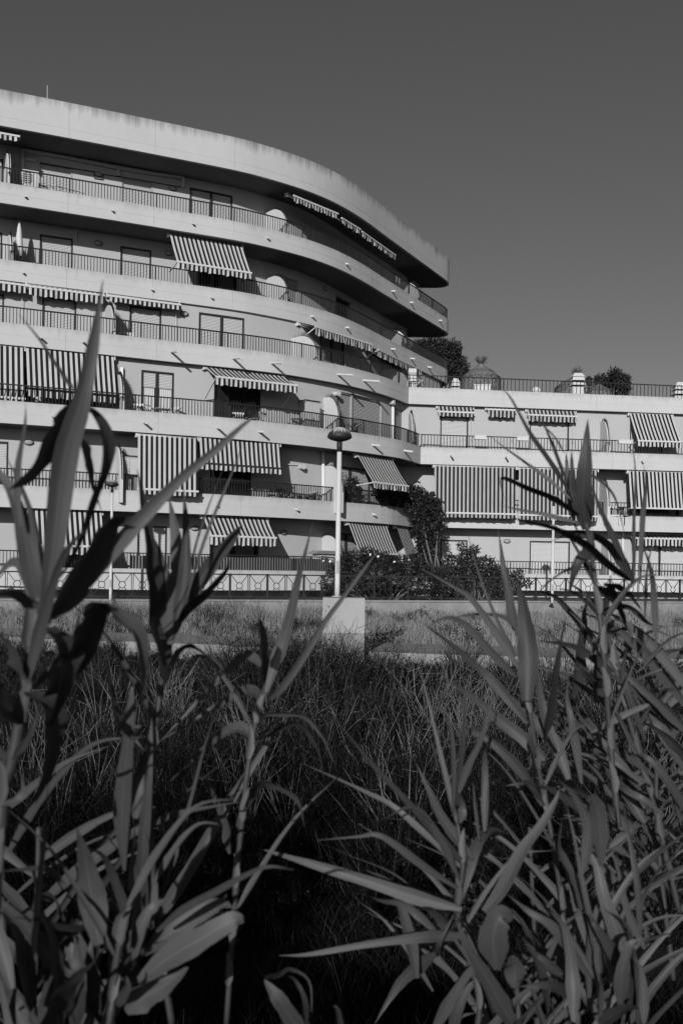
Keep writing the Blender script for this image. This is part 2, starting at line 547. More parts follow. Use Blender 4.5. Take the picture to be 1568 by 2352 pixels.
def panel(c, s0, s1, z0, z1, groove, name, mat, parent, thick=0.14):
    """one cast band panel with a recessed horizontal joint"""
    mb = MB()
    n = max(1, int((s1 - s0) / 0.3))
    prof = [(-thick, z0), (0, z0), (0, z0 + groove - 0.005), (-0.006, z0 + groove - 0.005), (-0.006, z0 + groove + 0.005), (0, z0 + groove + 0.005), (0, z1 - 0.015), (-0.015, z1), (-thick, z1)]
    ss = np.linspace(s0, s1, n + 1)
    for i in range(n):
        for (o0, a0), (o1, a1) in zip(prof, prof[1:] + prof[:1]):
            va, vb = (a0 - z0) / (z1 - z0), (a1 - z0) / (z1 - z0)
            mb.face([c.at(ss[i], o0, a0), c.at(ss[i + 1], o0, a0), c.at(ss[i + 1], o1, a1), c.at(ss[i], o1, a1)],
                    [(ss[i], va), (ss[i + 1], va), (ss[i + 1], vb), (ss[i], vb)])
    for s in (s0, s1):
        mb.face([c.at(s, o, a) for o, a in prof], [(s, 0.5)] * len(prof))
    mb.build(name, mat, parent)

def bands(c, z, h, parent, first, plen, mat, groove=0.36, start=0.0):
    s = start
    nxt = first
    while s < c.L - 0.01:
        e = min(nxt, c.L)
        if c.L - e < 0.8: e = c.L
        panel(c, s + 0.0035, e - (0.0035 if e < c.L else 0), z - 0.01, z + h, groove, 'band_panel', mat, parent)
        s, nxt = e, e + plen

BACK = [(-4, 58.3), (-27, 48), (-24, 33.5)]
def inner(c, d=-0.145):
    o = c.offset(d)
    return [tuple(p) for p in o.p[::3]] + [tuple(o.p[-1])]
slabs = {}
for lv in range(6):
    c = LEVEL[lv]
    poly = inner(c)
    if lv >= 4: poly += BACK
    else: poly += [(poly[-1][0] + 0.1, 57.6), (-4, 57.7), (-27, 47.6), (-23, 31 if lv < 3 else 32)]
    mb = MB(); prism(mb, poly, ZB[lv], ZB[lv] + SL)
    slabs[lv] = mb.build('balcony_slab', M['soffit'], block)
    s0, _ = c.hit(156, 500)
    bands(c, ZB[lv], BH, slabs[lv], (s0 % 3.37), 3.37, M['band'])
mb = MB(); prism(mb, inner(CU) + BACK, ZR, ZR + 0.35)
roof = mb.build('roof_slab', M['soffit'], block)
s0, _ = CU.hit(159, 300)
bands(CU, ZR, 1.36, roof, (s0 % 3.37), 3.37, M['parapet'], groove=0.33)
wslab = {}
for lv in range(4):
    c = WING[lv]
    poly = inner(c) + [(21.5, 60), (c.p[0][0] + 0.4, 60)]
    mb = MB(); prism(mb, poly, ZB[lv] + 0.004, ZB[lv] + SL + 0.004)
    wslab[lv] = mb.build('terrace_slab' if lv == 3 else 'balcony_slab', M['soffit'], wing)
    bands(c, ZB[lv], BH, wslab[lv], 4.6, 4.6, M['band'])

# ------------------------------------------------------------------ railings
def box_mesh(name, w, d, h, mat):
    mb = MB(); mb.box((0, 0, h / 2), (w / 2, d / 2, h / 2)); return mb.mesh(name, mat)
PICKET = box_mesh('picket', 0.025, 0.025, 0.56, M['iron'])
POST = box_mesh('rail_post', 0.045, 0.045, 0.57, M['iron'])
def railing(c, z, parent, sp=0.118, h=0.57, s_from=0.0, s_to=None, post=3.37):
    cc = c.offset(-0.07)
    s_to = s_to or cc.L - 0.02
    mb = MB()
    ss = np.linspace(s_from, s_to, max(2, int((s_to - s_from) / 0.3)))
    prof = [(-0.025, h - 0.012), (0.025, h - 0.012), (0.025, h + 0.03), (-0.025, h + 0.03)]
    for a, b in zip(ss[:-1], ss[1:]):
        for (o0, a0), (o1, a1) in zip(prof, prof[1:] + prof[:1]):
            mb.face([cc.at(a, o0, z + a0), cc.at(b, o0, z + a0), cc.at(b, o1, z + a1), cc.at(a, o1, z + a1)])
    root = mb.build('balcony_railing', M['railtop'], parent)
    s = s_from + 0.05
    k = 0
    far = MB()
    while s < s_to:
        p = cc.at(s, 0, z)
        t = cc.tan(s)
        isp = (s % post) < sp
        if p.x / p.y * F < -HX - 25 or p.x / p.y * F > 784 + 25:
            far.box(p + Vector((0, 0, 0.28)), (0.008, 0.008, 0.28), (t, cc.nrm(s), Vector((0, 0, 1))))
        else:
            o = link('rail_post' if isp else 'picket', POST if isp else PICKET, root)
            o.location = p
            o.rotation_euler = (0, 0, math.atan2(t.y, t.x))
        s += sp
    if far.f:
        o = far.build('pickets', M['iron'], root); o['kind'] = 'stuff'
    return root
for lv in range(6):
    railing(LEVEL[lv], ZB[lv] + BH, block, sp=0.118 if lv < 4 else 0.122)
for lv in range(4):
    railing(WING[lv], ZB[lv] + BH, wing, sp=0.15 if lv < 3 else 0.19, post=4.6)

# ------------------------------------------------------------------ walls with openings
def wall(c, z0, z1, ops, parent, mat='wall'):
    """ops: (s0, s1, zb, zt)"""
    brk = sorted(set([0.0, c.L] + [float(x) for o in ops for x in o[:2]]))
    mb = MB()
    for a, b in zip(brk[:-1], brk[1:]):
        m = (a + b) / 2
        op = next((o for o in ops if o[0] - 1e-6 <= m <= o[1] + 1e-6), None)
        n = max(1, int((b - a) / 0.35))
        ss = np.linspace(a, b, n + 1)
        spans = [(z0, z1)] if op is None else [(z0, op[2]), (op[3], z1)]
        for lo, hi in spans:
            if hi - lo < 0.005: continue
            for i in range(n):
                mb.face([c.at(ss[i], 0, lo), c.at(ss[i + 1], 0, lo), c.at(ss[i + 1], 0, hi), c.at(ss[i], 0, hi)],
                        [(ss[i], (lo - z0) / 3), (ss[i + 1], (lo - z0) / 3), (ss[i + 1], (hi - z0) / 3), (ss[i], (hi - z0) / 3)])
        if op is not None:
            d = -0.2
            for s in (a, b):
                mb.face([c.at(s, 0, op[2]), c.at(s, d, op[2]), c.at(s, d, op[3]), c.at(s, 0, op[3])], [(s, .5)] * 4)
            for z in (op[2], op[3]):
                mb.face([c.at(a, 0, z), c.at(b, 0, z), c.at(b, d, z), c.at(a, d, z)], [(a, .5)] * 4)
    return mb.build('wall', M[mat], parent)

def window(c, s0, s1, zb, zt, parent, kind='shut', frame='dark', muls=(), drop=1.0, sh='shutter'):
    """opening with frame, roller shutter (drop = share closed), panes"""
    A, B = c.at(s0, 0, 0), c.at(s1, 0, 0)
    t = (B - A).normalized(); n = Vector((t.y, -t.x, 0)); up = Vector((0, 0, 1))
    W = (B - A).length
    P = lambda u, d, z: A + t * u + n * d + up * z
    fw = 0.055
    mb = MB()
    for u in [fw / 2, W - fw / 2] + [W * m for m in muls]:
        mb.box(P(u, -0.06, (zb + zt) / 2), (fw / 2 * (1.6 if u not in (fw / 2, W - fw / 2) else 1), 0.07, (zt - zb) / 2), (t, n, up))
    mb.box(P(W / 2, -0.061, zt - fw / 2), (W / 2, 0.07, fw / 2), (t, n, up))
    mb.box(P(W / 2, -0.061, zb + 0.02), (W / 2, 0.068, 0.02), (t, n, up))
    root = mb.build('window', M[frame], parent)
    zs = zt - fw - (zt - zb - fw - 0.04) * drop
    if drop > 0:
        mb = MB(); pit = 0.06; z = zt - fw
        while z - 0.01 > zs:
            e = max(zs, z - pit)
            mb.face([P(fw, -0.085, z), P(W - fw, -0.085, z), P(W - fw, -0.055, z - (z - e) * .82), P(fw, -0.055, z - (z - e) * .82)])
            mb.face([P(fw, -0.055, z - (z - e) * .82), P(W - fw, -0.055, z - (z - e) * .82), P(W - fw, -0.085, e), P(fw, -0.085, e)])
            z = e
        mb.build('shutter', M[sh], root, weld=False)
    if drop < 0.99:
        mb = MB(); mb.box(P(W / 2, -0.15, (zb + zs) / 2), (W / 2, 0.006, (zs - zb) / 2 + 0.05), (t, n, up))
        mb.build('pane', M['glass'], root)
        if kind == 'curtain':
            mb = MB()
            for a, b in ((0.06, 0.42), (0.56, 0.95)):
                k = 24
                for i in range(k):
                    u0, u1 = W * (a + (b - a) * i / k), W * (a + (b - a) * (i + 1) / k)
                    f0, f1 = 0.02 * math.sin(i * 1.6), 0.02 * math.sin((i + 1) * 1.6)
                    mb.face([P(u0, -0.115 + f0, zb + 0.1), P(u1, -0.115 + f1, zb + 0.1), P(u1, -0.115 + f1, zs + 0.05), P(u0, -0.115 + f0, zs + 0.05)])
            mb.smooth = True
            mb.build('curtain', M['curtain'], root)
    return root

# openings measured in the photograph: (x left, x right, y top) on the wall they pierce
OPS = {
    (0, 5): [(89, 167, 377, dict(frame='trim')), (279, 351, 412, dict(frame='trim', sh='shutter')), (436, 534, 440, dict(muls=(0.5,))), (-60, 8, 360, {})],
    (0, 4): [(92, 168, 543, {}), (277, 348, 570, dict(drop=0.86)), (455, 545, 600, dict(drop=0.0, muls=(0.5,))), (-55, 6, 530, {}), (655, 685, 640, dict(frame='trim', sh='shutter_grey')), (770, 808, 678, dict(frame='trim', drop=0.0))],
    (0, 3): [(-60, 10, 672, {}), (98, 176, 684, {}), (298, 371, 706, {}), (457, 561, 724, dict(muls=(0.5,))), (735, 790, 765, dict(muls=(0.5,), sh='shutter_grey')), (850, 905, 812, dict(drop=0.4))],
    (0, 2): [(-20, 70, 850, dict(drop=0)), (150, 225, 862, dict(drop=0)), (325, 400, 853, dict(drop=0.27, kind='curtain', muls=(0.48,))), (492, 599, 866, dict(drop=0.0, muls=(0.33, 0.66))), (772, 877, 910, dict(frame='trim', muls=(0.33,), sh='shutter_grey')), (903, 931, 938, dict(frame='trim', sh='shutter_grey'))],
    (0, 1): [(-40, 20, 1013, dict(drop=0.65)), (340, 430, 1045, dict(drop=0.2)), (480, 578, 1048, dict(drop=0.0, muls=(0.5,))), (779, 850, 1075, dict(muls=(0.35,), sh='shutter_grey'))],
    (0, 0): [(120, 210, 1205, dict(drop=0.3)), (316, 384, 1208, dict(drop=0.92)), (482, 594, 1222, dict(drop=0.0, muls=(0.5,))), (775, 840, 1226, dict(muls=(0.3,), sh='shutter_grey'))],
    (1, 2): [(1011, 1075, 953, {}), (1216, 1306, 959, {}), (1446, 1520, 965, {})],
    (1, 1): [(1040, 1130, 1105, dict(drop=0.4)), (1235, 1330, 1105, dict(drop=0.4)), (1458, 1560, 1112, dict(drop=0))],
    (1, 0): [(1011, 1073, 1240, {}), (1216, 1308, 1243, {}), (1452, 1600, 1250, dict(muls=(0.42,)))],
}
WALLS = {(0, 5): wU, (0, 4): wU, (0, 3): wU3, (0, 2): w2, (0, 1): w1, (0, 0): w0, (1, 2): v2, (1, 1): v1, (1, 0): v0}
for key, c in WALLS.items():
    b, lv = key
    z0 = ZB[lv] + SL
    z1 = ZB[lv + 1] if lv < 5 else ZR
    if b == 1: z0 += 0.004; z1 += 0.004
    ops = []
    par = wing if b else block
    for x0, x1, yt, kw in OPS[key]:
        sa, za = c.hit(x0, yt); sb, zb_ = c.hit(x1, yt)
        if sb - sa < 0.3: continue
        zt = min(max((za + zb_) / 2, z0 + 1.9), z1 - 0.25)
        ops.append((sa, sb, z0, zt))
        window(c, sa, sb, z0, zt, par, **kw)
    wall(c, z0, z1, ops, par)

# plinth under the lowest slabs, set back in shadow
for c, par in ((stretch(C1.offset(-0.9), 0, 1.0), block), (stretch(K1.offset(-0.9), 1.0), wing)):
    mb = MB()
    for i in range(0, len(c.p) - 4, 4):
        a, b2 = c.p[i], c.p[i + 4]
        mb.face([(a[0], a[1], -0.3), (b2[0], b2[1], -0.3), (b2[0], b2[1], 0.36), (a[0], a[1], 0.36)], [(i, 0), (i + 1, 0), (i + 1, 1), (i, 1)])
    mb.build('plinth', M['trim'], par)

# closing walls behind, seen only from elsewhere
mb = MB()
for a, b2 in (((-4, 57.5), (-26, 47.4)), ((-26, 47.4), (-22.5, 32.2))):
    mb.face([(a[0], a[1], 0), (b2[0], b2[1], 0), (b2[0], b2[1], ZR), (a[0], a[1], ZR)], [(0, 0), (1, 0), (1, 1), (0, 1)])
mb.build('rear_wall', M['wall'], block)
mb = MB()
for a, b2 in (((21.4, 49), (21.4, 59.9)), ((21.4, 59.9), (4, 59.9))):
    mb.face([(a[0], a[1], 0), (b2[0], b2[1], 0), (b2[0], b2[1], ZB[3]), (a[0], a[1], ZB[3])], [(0, 0), (1, 0), (1, 1), (0, 1)])
mb.build('rear_wall', M['wall'], wing)

# ------------------------------------------------------------------ partition fins with spikes
def fin(c, x, y, zf, parent, length=1.35, h=2.0, spikes=True):
    s, _ = c.hit(x, y)
    o = c.at(s, 0, 0); n = c.nrm(s); t = c.tan(s); up = Vector((0, 0, 1))
    prof = [(-0.05, 0)]
    prof += [(-0.05, h)]
    k = 12
    flat = length * 0.3
    arc = []
    for i in range(k + 1):
        a = i / k * math.pi / 2
        arc.append((flat + (length - flat) * math.sin(a), (h - 0.85) * math.cos(a) + 0.85))
    prof += arc + [(length, 0)]
    mb = MB()
    q0 = [o + n * d - t * 0.06 + up * (zf + z) for d, z in prof]
    q1 = [o + n * d + t * 0.06 + up * (zf + z) for d, z in prof]
    mb.face(q0, [(d, z / 2) for d, z in prof]); mb.face(q1[::-1], [(d, z / 2) for d, z in prof])
    for i in range(len(prof)):
        j = (i + 1) % len(prof)
        mb.face([q0[i], q0[j], q1[j], q1[i]], [(0, .5), (.1, .5), (.1, .5), (0, .5)])
    root = mb.build('partition_wall', M['fin'], parent)
    if spikes:
        mb = MB()
        path = [(0.05, h)] + arc[::1]
        for i in range(len(path) - 1):
            for kk in (0.25, 0.75):
                d0 = path[i][0] + (path[i + 1][0] - path[i][0]) * kk
                z0 = path[i][1] + (path[i + 1][1] - path[i][1]) * kk
                dd = Vector((path[i + 1][0] - path[i][0], path[i + 1][1] - path[i][1]))
                if dd.length < 1e-6: continue
                dd.normalize(); nn = (-dd.y, dd.x)
                a = o + n * d0 + up * (zf + z0 - 0.01)
                b2 = a + (n * (nn[0] + 0.35) + up * nn[1]) * random.uniform(0.11, 0.17)
                mb.bar(a, b2, 0.018)
        pts = [o + n * d + up * (zf + z + 0.015) for d, z in path]
        for a, b2 in zip(pts[:-1], pts[1:]): mb.bar(a, b2, 0.022)
        mb.build('spike_strip', M['iron'], root)
for lv, x, y, h, L in ((5, 14, 400, 2.05, 1.5), (5, 612, 500, 1.85, 1.55), (5, 905, 690, 1.8, 1.5), (4, 20, 560, 1.8, 1.4), (4, 614, 640, 1.85, 1.5), (4, 880, 770, 1.8, 1.4),
                       (3, 244, 720, 2.0, 1.6), (3, 672, 770, 1.85, 1.7), (3, 880, 830, 1.8, 1.4), (2, 270, 880, 1.9, 0.9), (2, 745, 930, 1.95, 0.9), (1, 268, 1060, 2.1, 1.0), (1, 744, 1085, 2.0, 1.2), (0, 742, 1240, 2.0, 1.2), (0, 240, 1240, 1.9, 1.2)):
    fin(WALLS[(0, lv)], x, y, ZB[lv] + SL, block, L, h)
for lv, x, y, h, L in ((2, 940, 980, 2.15, 0.95), (2, 1380, 980, 2.1, 0.95), (1, 1378, 1120, 2.1, 1.1), (0, 1382, 1260, 2.0, 1.1)):
    fin(WALLS[(1, lv)], x, y, ZB[lv] + SL, wing, L, h)

# ------------------------------------------------------------------ drain spouts through the bands
def spout(c, x, y, z, parent, L, drop=0.16, r=0.045):
    s, zz = c.hit(x, y)
    a = c.at(s, -0.05, z); n = c.nrm(s)
    d = (n + Vector((0, 0, -drop))).normalized()
    mb = MB(); mb.smooth = False
    mb.tube([a, a + d * L], r, 10, cap=False)
    e = a + d * L
    mb.tube([e - d * 0.004, e - d * 0.03, e - d * 0.05], [r * 0.98, r * 0.8, r * 0.78], 10, cap=True)
    root = mb.build('drain_spout', M['pipe'], parent)
    mb = MB(); mb.tube([e - d * 0.06, e - d * 0.012], r * 0.8, 10)
    mb.build('spout_opening', M['hole'], root)
def zz(ox, oy, s, pts): return [((ox + a / s) * .6272, (oy + b / s) * .6272, L) for a, b, L in pts]
SP = {
    5: zz(0, 300, 1.8447, [(170, 778, .22), (757, 873, .22), (1300, 965, .22)]) + zz(800, 450, 1.7422, [(308, 737, .22), (812, 905, .22), (1105, 1080, .25), (1222, 1155, .25), (1405, 1272, .25)]),
    4: zz(0, 950, 1.96, [(165, 93, .22), (1087, 217, .22), (1515, 270, .22)]) + zz(800, 450, 1.7422, [(592, 1225, .25), (812, 1295, .25)]) + zz(1400, 1200, 3.136, [(100, 245, .3), (322, 355, .3), (520, 460, .3)]),
    3: zz(0, 950, 1.96, [(288, 568, .4), (595, 597, .75), (1228, 668, 1.0)]) + zz(700, 1100, 1.96, [(300, 422, 1.0), (575, 457, 1.0), (1050, 535, 1.0), (1235, 575, 0.95)]),
    2: zz(700, 1100, 1.96, [(185, 928, .55), (485, 955, .55), (1300, 1045, .5), (1525, 1098, .5)]) + [(330, 990, .5), (120, 978, .5)],
    1: zz(700, 1550, 1.742, [(160, 537, .22), (665, 563, .25), (1155, 592, .25)]),
}
for lv, ps in SP.items():
    for x, y, L in ps:
        spout(LEVEL[lv], x, y, ZB[lv] + 0.37, block, L)
for lv, ps in {2: zz(1400, 1200, 1.4255, [(355, 680, .5), (640, 688, .5), (1350, 712, .3)]), 1: zz(1500, 1600, 1.568, [(540, 493, .2), (930, 505, .2)]), 3: []}.items():
    for x, y, L in ps:
        spout(WING[lv], x, y, ZB[lv] + 0.42, wing, L)

# ------------------------------------------------------------------ oval wall lights, ducts and down pipes
def wall_light(c, x, y, parent):
    s, z = c.hit(x, y)
    o, n, t, up = c.at(s, 0, z), c.nrm(s), c.tan(s), Vector((0, 0, 1))
    mb = MB(); mb.smooth = True
    rings = []
    for r, d in ((1.0, 0.0), (1.0, 0.05), (0.85, 0.08), (0.4, 0.1), (0.05, 0.105)):
        rings.append([o + n * d + t * (0.16 * r * math.cos(a)) + up * (0.09 * r * math.sin(a)) for a in np.linspace(0, 2 * math.pi, 17)[:-1]])
    for a, b2 in zip(rings[:-1], rings[1:]):
        for k in range(16):
            mb.face([a[k], a[(k + 1) % 16], b2[(k + 1) % 16], b2[k]])
    root = mb.build('wall_light', M['trim'], parent)
    mb = MB()
    mb.tube([o + n * 0.05 + t * (0.165 * math.cos(a)) + up * (0.095 * math.sin(a)) for a in np.linspace(0, 2 * math.pi, 17)], 0.014, 5)
    mb.build('rim', M['dark'], root)
for lv, x, y in ((5, 226, 401), (5, 396, 433), (4, 226, 559), (4, 387, 582), (4, 745, 663), (3, 60, 662), (3, 423, 721), (1, 66, 1016), (0, 447, 1213), (0, 651, 1223)):
    wall_light(WALLS[(0, lv)], x, y, block)
for lv, x, y in ((2, 1150, 955), (0, 1163, 1243)):
    wall_light(WALLS[(1, lv)], x, y, wing)
def path_on(c, pts, off, w, name, mat, parent):
    mb = MB()
    Q = []
    for x, y in pts:
        s, z = c.hit(x, y); Q.append(c.at(s, off, z))
    for a, b2 in zip(Q[:-1], Q[1:]): mb.bar(a, b2, w)
    return mb.build(name, M[mat], parent)
path_on(wU, [(53, 425), (53, 347), (160, 365), (272, 388), (272, 404)], 0.06, 0.12, 'cable_duct', 'duct', block)
path_on(wU, [(272, 388), (350, 400), (421, 410), (421, 432)], 0.06, 0.12, 'cable_duct', 'duct', block)
path_on(wU, [(57, 366), (83, 370)], 0.06, 0.11, 'cable_duct', 'duct', block)
path_on(wU, [(92, 374), (160, 386), (217, 395), (217, 410), (237, 413), (237, 401), (300, 410), (415, 430)], 0.03, 0.03, 'cable', 'dark', block)
path_on(wU, [(175, 527), (175, 555)], 0.04, 0.06, 'cable_duct', 'duct', block)
path_on(w1, [(739, 1035), (739, 1165)], 0.08, 0.11, 'down_pipe', 'pipe', block)
path_on(w1, [(645, 1066), (690, 1068)], 0.05, 0.05, 'cable_duct', 'duct', block)
path_on(w2, [(898, 928), (898, 1010)], 0.08, 0.12, 'down_pipe', 'pipe', block)
path_on(w2, [(279, 845), (279, 940)], 0.1, 0.11, 'down_pipe', 'pipe', block)
path_on(v0, [(1428, 1215), (1428, 1300)], 0.06, 0.1, 'down_pipe', 'pipe', wing)
for c, x, y, par in ((w2, 768, 905, block), (w2, 893, 925, block), (w1, 752, 1068, block), (w1, 688, 1073, block)):
    s, z = c.hit(x, y); o = c.at(s, 0, z); n = c.nrm(s); t = c.tan(s)
    mb = MB(); mb.tube([o, o + n * 0.12], 0.1, 12); mb.tube([o + n * 0.12, o + n * 0.28], [0.09, 0.11], 12)
    mb.build('floodlight', M['white'], par)
# antenna on the roof
s, z = CU.hit(118, 232)
p = CU.at(s, -1.2, ZR + 0.35)
mb = MB(); mb.tube([p, p + Vector((0, 0, 2.05))], 0.02, 6); mb.box(p + Vector((0, 0, 0.06)), (0.1, 0.1, 0.06))
tag(mb.build('antenna_rod', M['trim']), 'thin pale antenna rod standing up from the flat roof edge', 'antenna')

# ------------------------------------------------------------------ awnings
def awning(label, c, off, zmax, TL, TR, BL=None, val=0.24, out=None, drop=None, mat='stripe', bar='white', arms=True, phase=0.0, sag=0.05):
    sa, za = c.hit(*TL); sb, zb_ = c.hit(*TR)
    A, B = c.at(sa, off, 0), c.at(sb, off, 0)
    z = min((za + zb_) / 2, zmax)
    A.z = B.z = z
    t = (B - A); W = t.length; t.normalize()
    n = Vector((t.y, -t.x, 0)); up = Vector((0, 0, 1))
    if BL is not None:
        a, b = un(*BL)
        Y = (A.x * n.y - n.x * A.y) / (a * n.y - n.x)
        o = (Y - A.y) / n.y
        h = A.z - (EYE + b * Y)
        print('awning out %.2f drop %.2f width %.2f | %s' % (o, h, W, label))
        out = out if out is not None else o
        drop = drop if drop is not None else h
    P = lambda u, d, zz_: A + t * u + n * d + up * zz_
    root = empty('awning')
    tag(root, label, 'awning', 'striped awnings on the balconies')
    # roller and brackets
    mb = MB(); mb.smooth = True; mb.tube([P(-0.03, 0, 0), P(W + 0.03, 0, 0)], 0.055, 10)
    mb.build('roller', M[bar], root)
    for u in (-0.05, W + 0.05):
        mb = MB(); mb.box(P(u, -0.04, 0.0), (0.025, 0.09, 0.085), (t, n, up)); mb.build('bracket', M['white'], root)
    # canvas
    nc = max(4, int(W / 0.0475)); nr = 8
    mb = MB()
    def S(i, j):
        u = W * i / nc; k = j / nr
        dip = sag * math.sin(math.pi * k) * (0.6 + 0.4 * math.sin(u * 1.7 + sa)) + 0.008 * math.sin(u * 6.1 + k * 4 + sa) * math.sin(math.pi * k)
        return P(u, 0.05 + out * k, -drop * k - dip + 0.03 * (1 - k))
    LL = math.hypot(out, drop)
    for i in range(nc):
        for j in range(nr):
            u0, u1 = W * i / nc + phase, W * (i + 1) / nc + phase
            mb.face([S(i, j), S(i, j + 1), S(i + 1, j + 1), S(i + 1, j)], [(u0, LL * j / nr), (u0, LL * (j + 1) / nr), (u1, LL * (j + 1) / nr), (u1, LL * j / nr)])
    mb.smooth = True
    mb.build('canvas', M[mat], root)
    # front bar
    mb = MB(); mb.box(P(W / 2, 0.075 + out, -drop - 0.01), (W / 2 + 0.03, 0.03, 0.035), (t, n, up)); mb.build('front_bar', M[bar], root)
    # scalloped valance
    if val:
        mb = MB()
        def V(i, k):
            u = W * i / nc
            sc = 1 - 0.14 * abs(math.cos(u / 0.38 * math.pi))
            ripple = 0.018 * math.sin(u * 9 + sa * 3) + 0.012 * math.sin(u * 23)
            return P(u, 0.085 + out + ripple * k * 2, -drop - 0.04 - val * sc * k)
        for i in range(nc):
            for k in (0, 1):
                u0, u1 = W * i / nc + phase, W * (i + 1) / nc + phase
                mb.face([V(i, k / 2), V(i, (k + 1) / 2), V(i + 1, (k + 1) / 2), V(i + 1, k / 2)], [(u0, LL + k * val / 2), (u0, LL + (k + 1) * val / 2), (u1, LL + (k + 1) * val / 2), (u1, LL + k * val / 2)])
        mb.smooth = True
        mb.build('valance', M[mat], root)
    if arms and out > 0.2:
        for u in (0.02, W - 0.02):
            mb = MB()
            if drop < 0.25:
                e = P(u, 0.07 + out, -drop - 0.02); s0_ = P(u, 0.0, -0.06)
                mb.bar(s0_, e, 0.045)
            else:
                e = P(u, 0.07 + out, -drop - 0.02)
                base = P(u, 0.02, -min(drop + 0.55 * out, 1.9))
                if drop > out * 0.9: base = P(u, 0.02, -drop - 0.12 * out)
                mb.bar(base, e, 0.04)
            mb.build('arm', M['white'], root)
    # crank rod
    if arms and out < 0.6 and drop < 0.4:
        mb = MB(); k0 = P(W - 0.08, 0.04, -0.08); mb.tube([k0, k0 + up * -1.35, k0 + up * -1.42 + t * 0.06], 0.011, 5); mb.build('crank_rod', M['white'], root)
    return root

zr, z5, z4, z3, z2, z1 = ZR - 0.09, ZB[5] - 0.08, ZB[4] - 0.09, ZB[3] - 0.08, ZB[2] - 0.06, ZB[1] - 0.08
# under the roof: rolled in, only the valance shows
awning('rolled-in striped awning under the roof at the far left edge', CU, -0.55, zr, (-50, 285), (46, 300), out=0.2, drop=0.08, val=0.2, arms=False)
awning('rolled-in striped awning under the roof, leftmost of the run at the bend', CU, -0.6, zr, (681, 437), (787, 486), out=0.28, drop=0.1, val=0.24, arms=False)
awning('rolled-in striped awning under the roof, middle one of the run at the bend', CU, -0.6, zr, (795, 490), (838, 523), out=0.28, drop=0.1, val=0.24, arms=False)
awning('rolled-in striped awning under the roof, the one nearest the rounded tip', CU, -0.6, zr, (842, 525), (918, 580), out=0.28, drop=0.1, val=0.24, arms=False)
# fifth floor from the ground (second balcony from the top)
awning('large half-lowered striped awning on the second balcony from the top', CU, -0.45, z5, (396, 532), (566, 560), BL=(406, 601), val=0.26, bar='white')
# third balcony from the top: rolled in on the wall
awning('rolled-in striped awning on the third balcony from the top, cut by the left edge', wU3, 0.1, z4, (-70, 640), (56, 652), out=0.3, drop=0.1, val=0.3)
awning('rolled-in striped awning on the third balcony from the top, second from the left edge', wU3, 0.1, z4, (64, 653), (234, 675), out=0.32, drop=0.12, val=0.33)
awning('rolled-in striped awning with a short valance, third from the left edge below the second band', wU3, 0.1, z4, (247, 674), (407, 694), out=0.32, drop=0.1, val=0.2)
awning('part-open striped awning beside the spiked partition on the third balcony from the top', wU3, 0.1, z4, (682, 740), (812, 764), out=0.9, drop=0.25, val=0.34)
awning('part-open striped awning at the bend of the third balcony, right of a similar one', wU3, 0.1, z4, (823, 800), (926, 838), out=0.85, drop=0.25, val=0.32)
# fourth balcony from the top
awning('lowered striped awning cut by the left edge on the fourth balcony from the top', C3, -0.12, z3, (-110, 783), (56, 798), BL=(-108, 889), val=0.2, bar='white', out=0.55)
awning('long lowered striped awning behind the tall reed leaf, fourth balcony from the top', C3, -0.12, z3, (61, 796), (262, 818), out=0.6, drop=1.5, val=0.28, bar='dark')
awning('pulled-out striped awning over a dark open doorway, fourth balcony from the top', w2, 0.12, z3, (468, 840), (648, 860), BL=(495, 865), val=0.3)
# fifth balcony from the top
awning('tall blind-like striped awning hanging to the railing, left of the lamp post', C2, -0.12, z2, (318, 998), (455, 1008), out=0.12, drop=1.98, val=0.18, bar='white', arms=False)
awning('striped awning hanging halfway, next to the tall blind left of the lamp post', C2, -0.12, z2, (459, 1006), (644, 1020), out=0.2, drop=0.95, val=0.22, bar='dark', arms=False)
awning('slanting striped awning above the climbing plant, right of the lamp post', C2, -0.3, z2, (830, 1044), (912, 1058), BL=(854, 1107), val=0.24)
# ground floor of the curved block
awning('striped awning on the ground floor half hidden by the left reeds', C1, -0.3, z1, (70, 1167), (236, 1175), out=0.7, drop=1.25, val=0.3)
awning('striped awning over a dark door on the ground floor', C1, -0.35, z1, (471, 1184), (623, 1191), BL=(482, 1230), val=0.34)
awning('steep striped awning above the hedge on the ground floor', C1, -0.2, z1, (805, 1199), (896, 1208), BL=(824, 1270), val=0, bar='white')
awning('narrow strip of steep striped awning behind the climbing plant on the ground floor', C1, -0.2, z1, (918, 1209), (942, 1211), BL=(936, 1285), val=0, bar='white')
# the straight wing
awning('rolled-in faded striped awning over the first shutter of the wing', v2, 0.1, ZB[3] - 0.08, (1003, 933), (1083, 937), out=0.22, drop=0.25, val=0.2, mat='stripe_old')
awning('small rolled-in striped awning between the two shutters of the wing', v2, 0.1, ZB[3] - 0.08, (1115, 934), (1177, 937), out=0.22, drop=0.06, val=0.36, mat='stripe_old')
awning('rolled-in faded striped awning over the wide second shutter of the wing', v2, 0.1, ZB[3] - 0.08, (1207, 939), (1317, 945), out=0.22, drop=0.25, val=0.3, mat='stripe_old')
awning('slanting striped awning at the right end of the wing, upper balcony', v2, 0.15, ZB[3] - 0.09, (1441, 946), (1538, 951), BL=(1463, 1012), val=0.26)
awning('wide hanging striped blind on the wing, beside the climbing plant', K2, -0.12, ZB[2] - 0.06, (998, 1070), (1184, 1074), out=0.08, drop=2.16, val=0.2, mat='stripe_old', arms=False)
awning('wide hanging striped blind on the wing, behind the right reeds', K2, -0.12, ZB[2] - 0.06, (1192, 1075), (1372, 1080), out=0.08, drop=2.18, val=0.22, mat='stripe_old', arms=False)
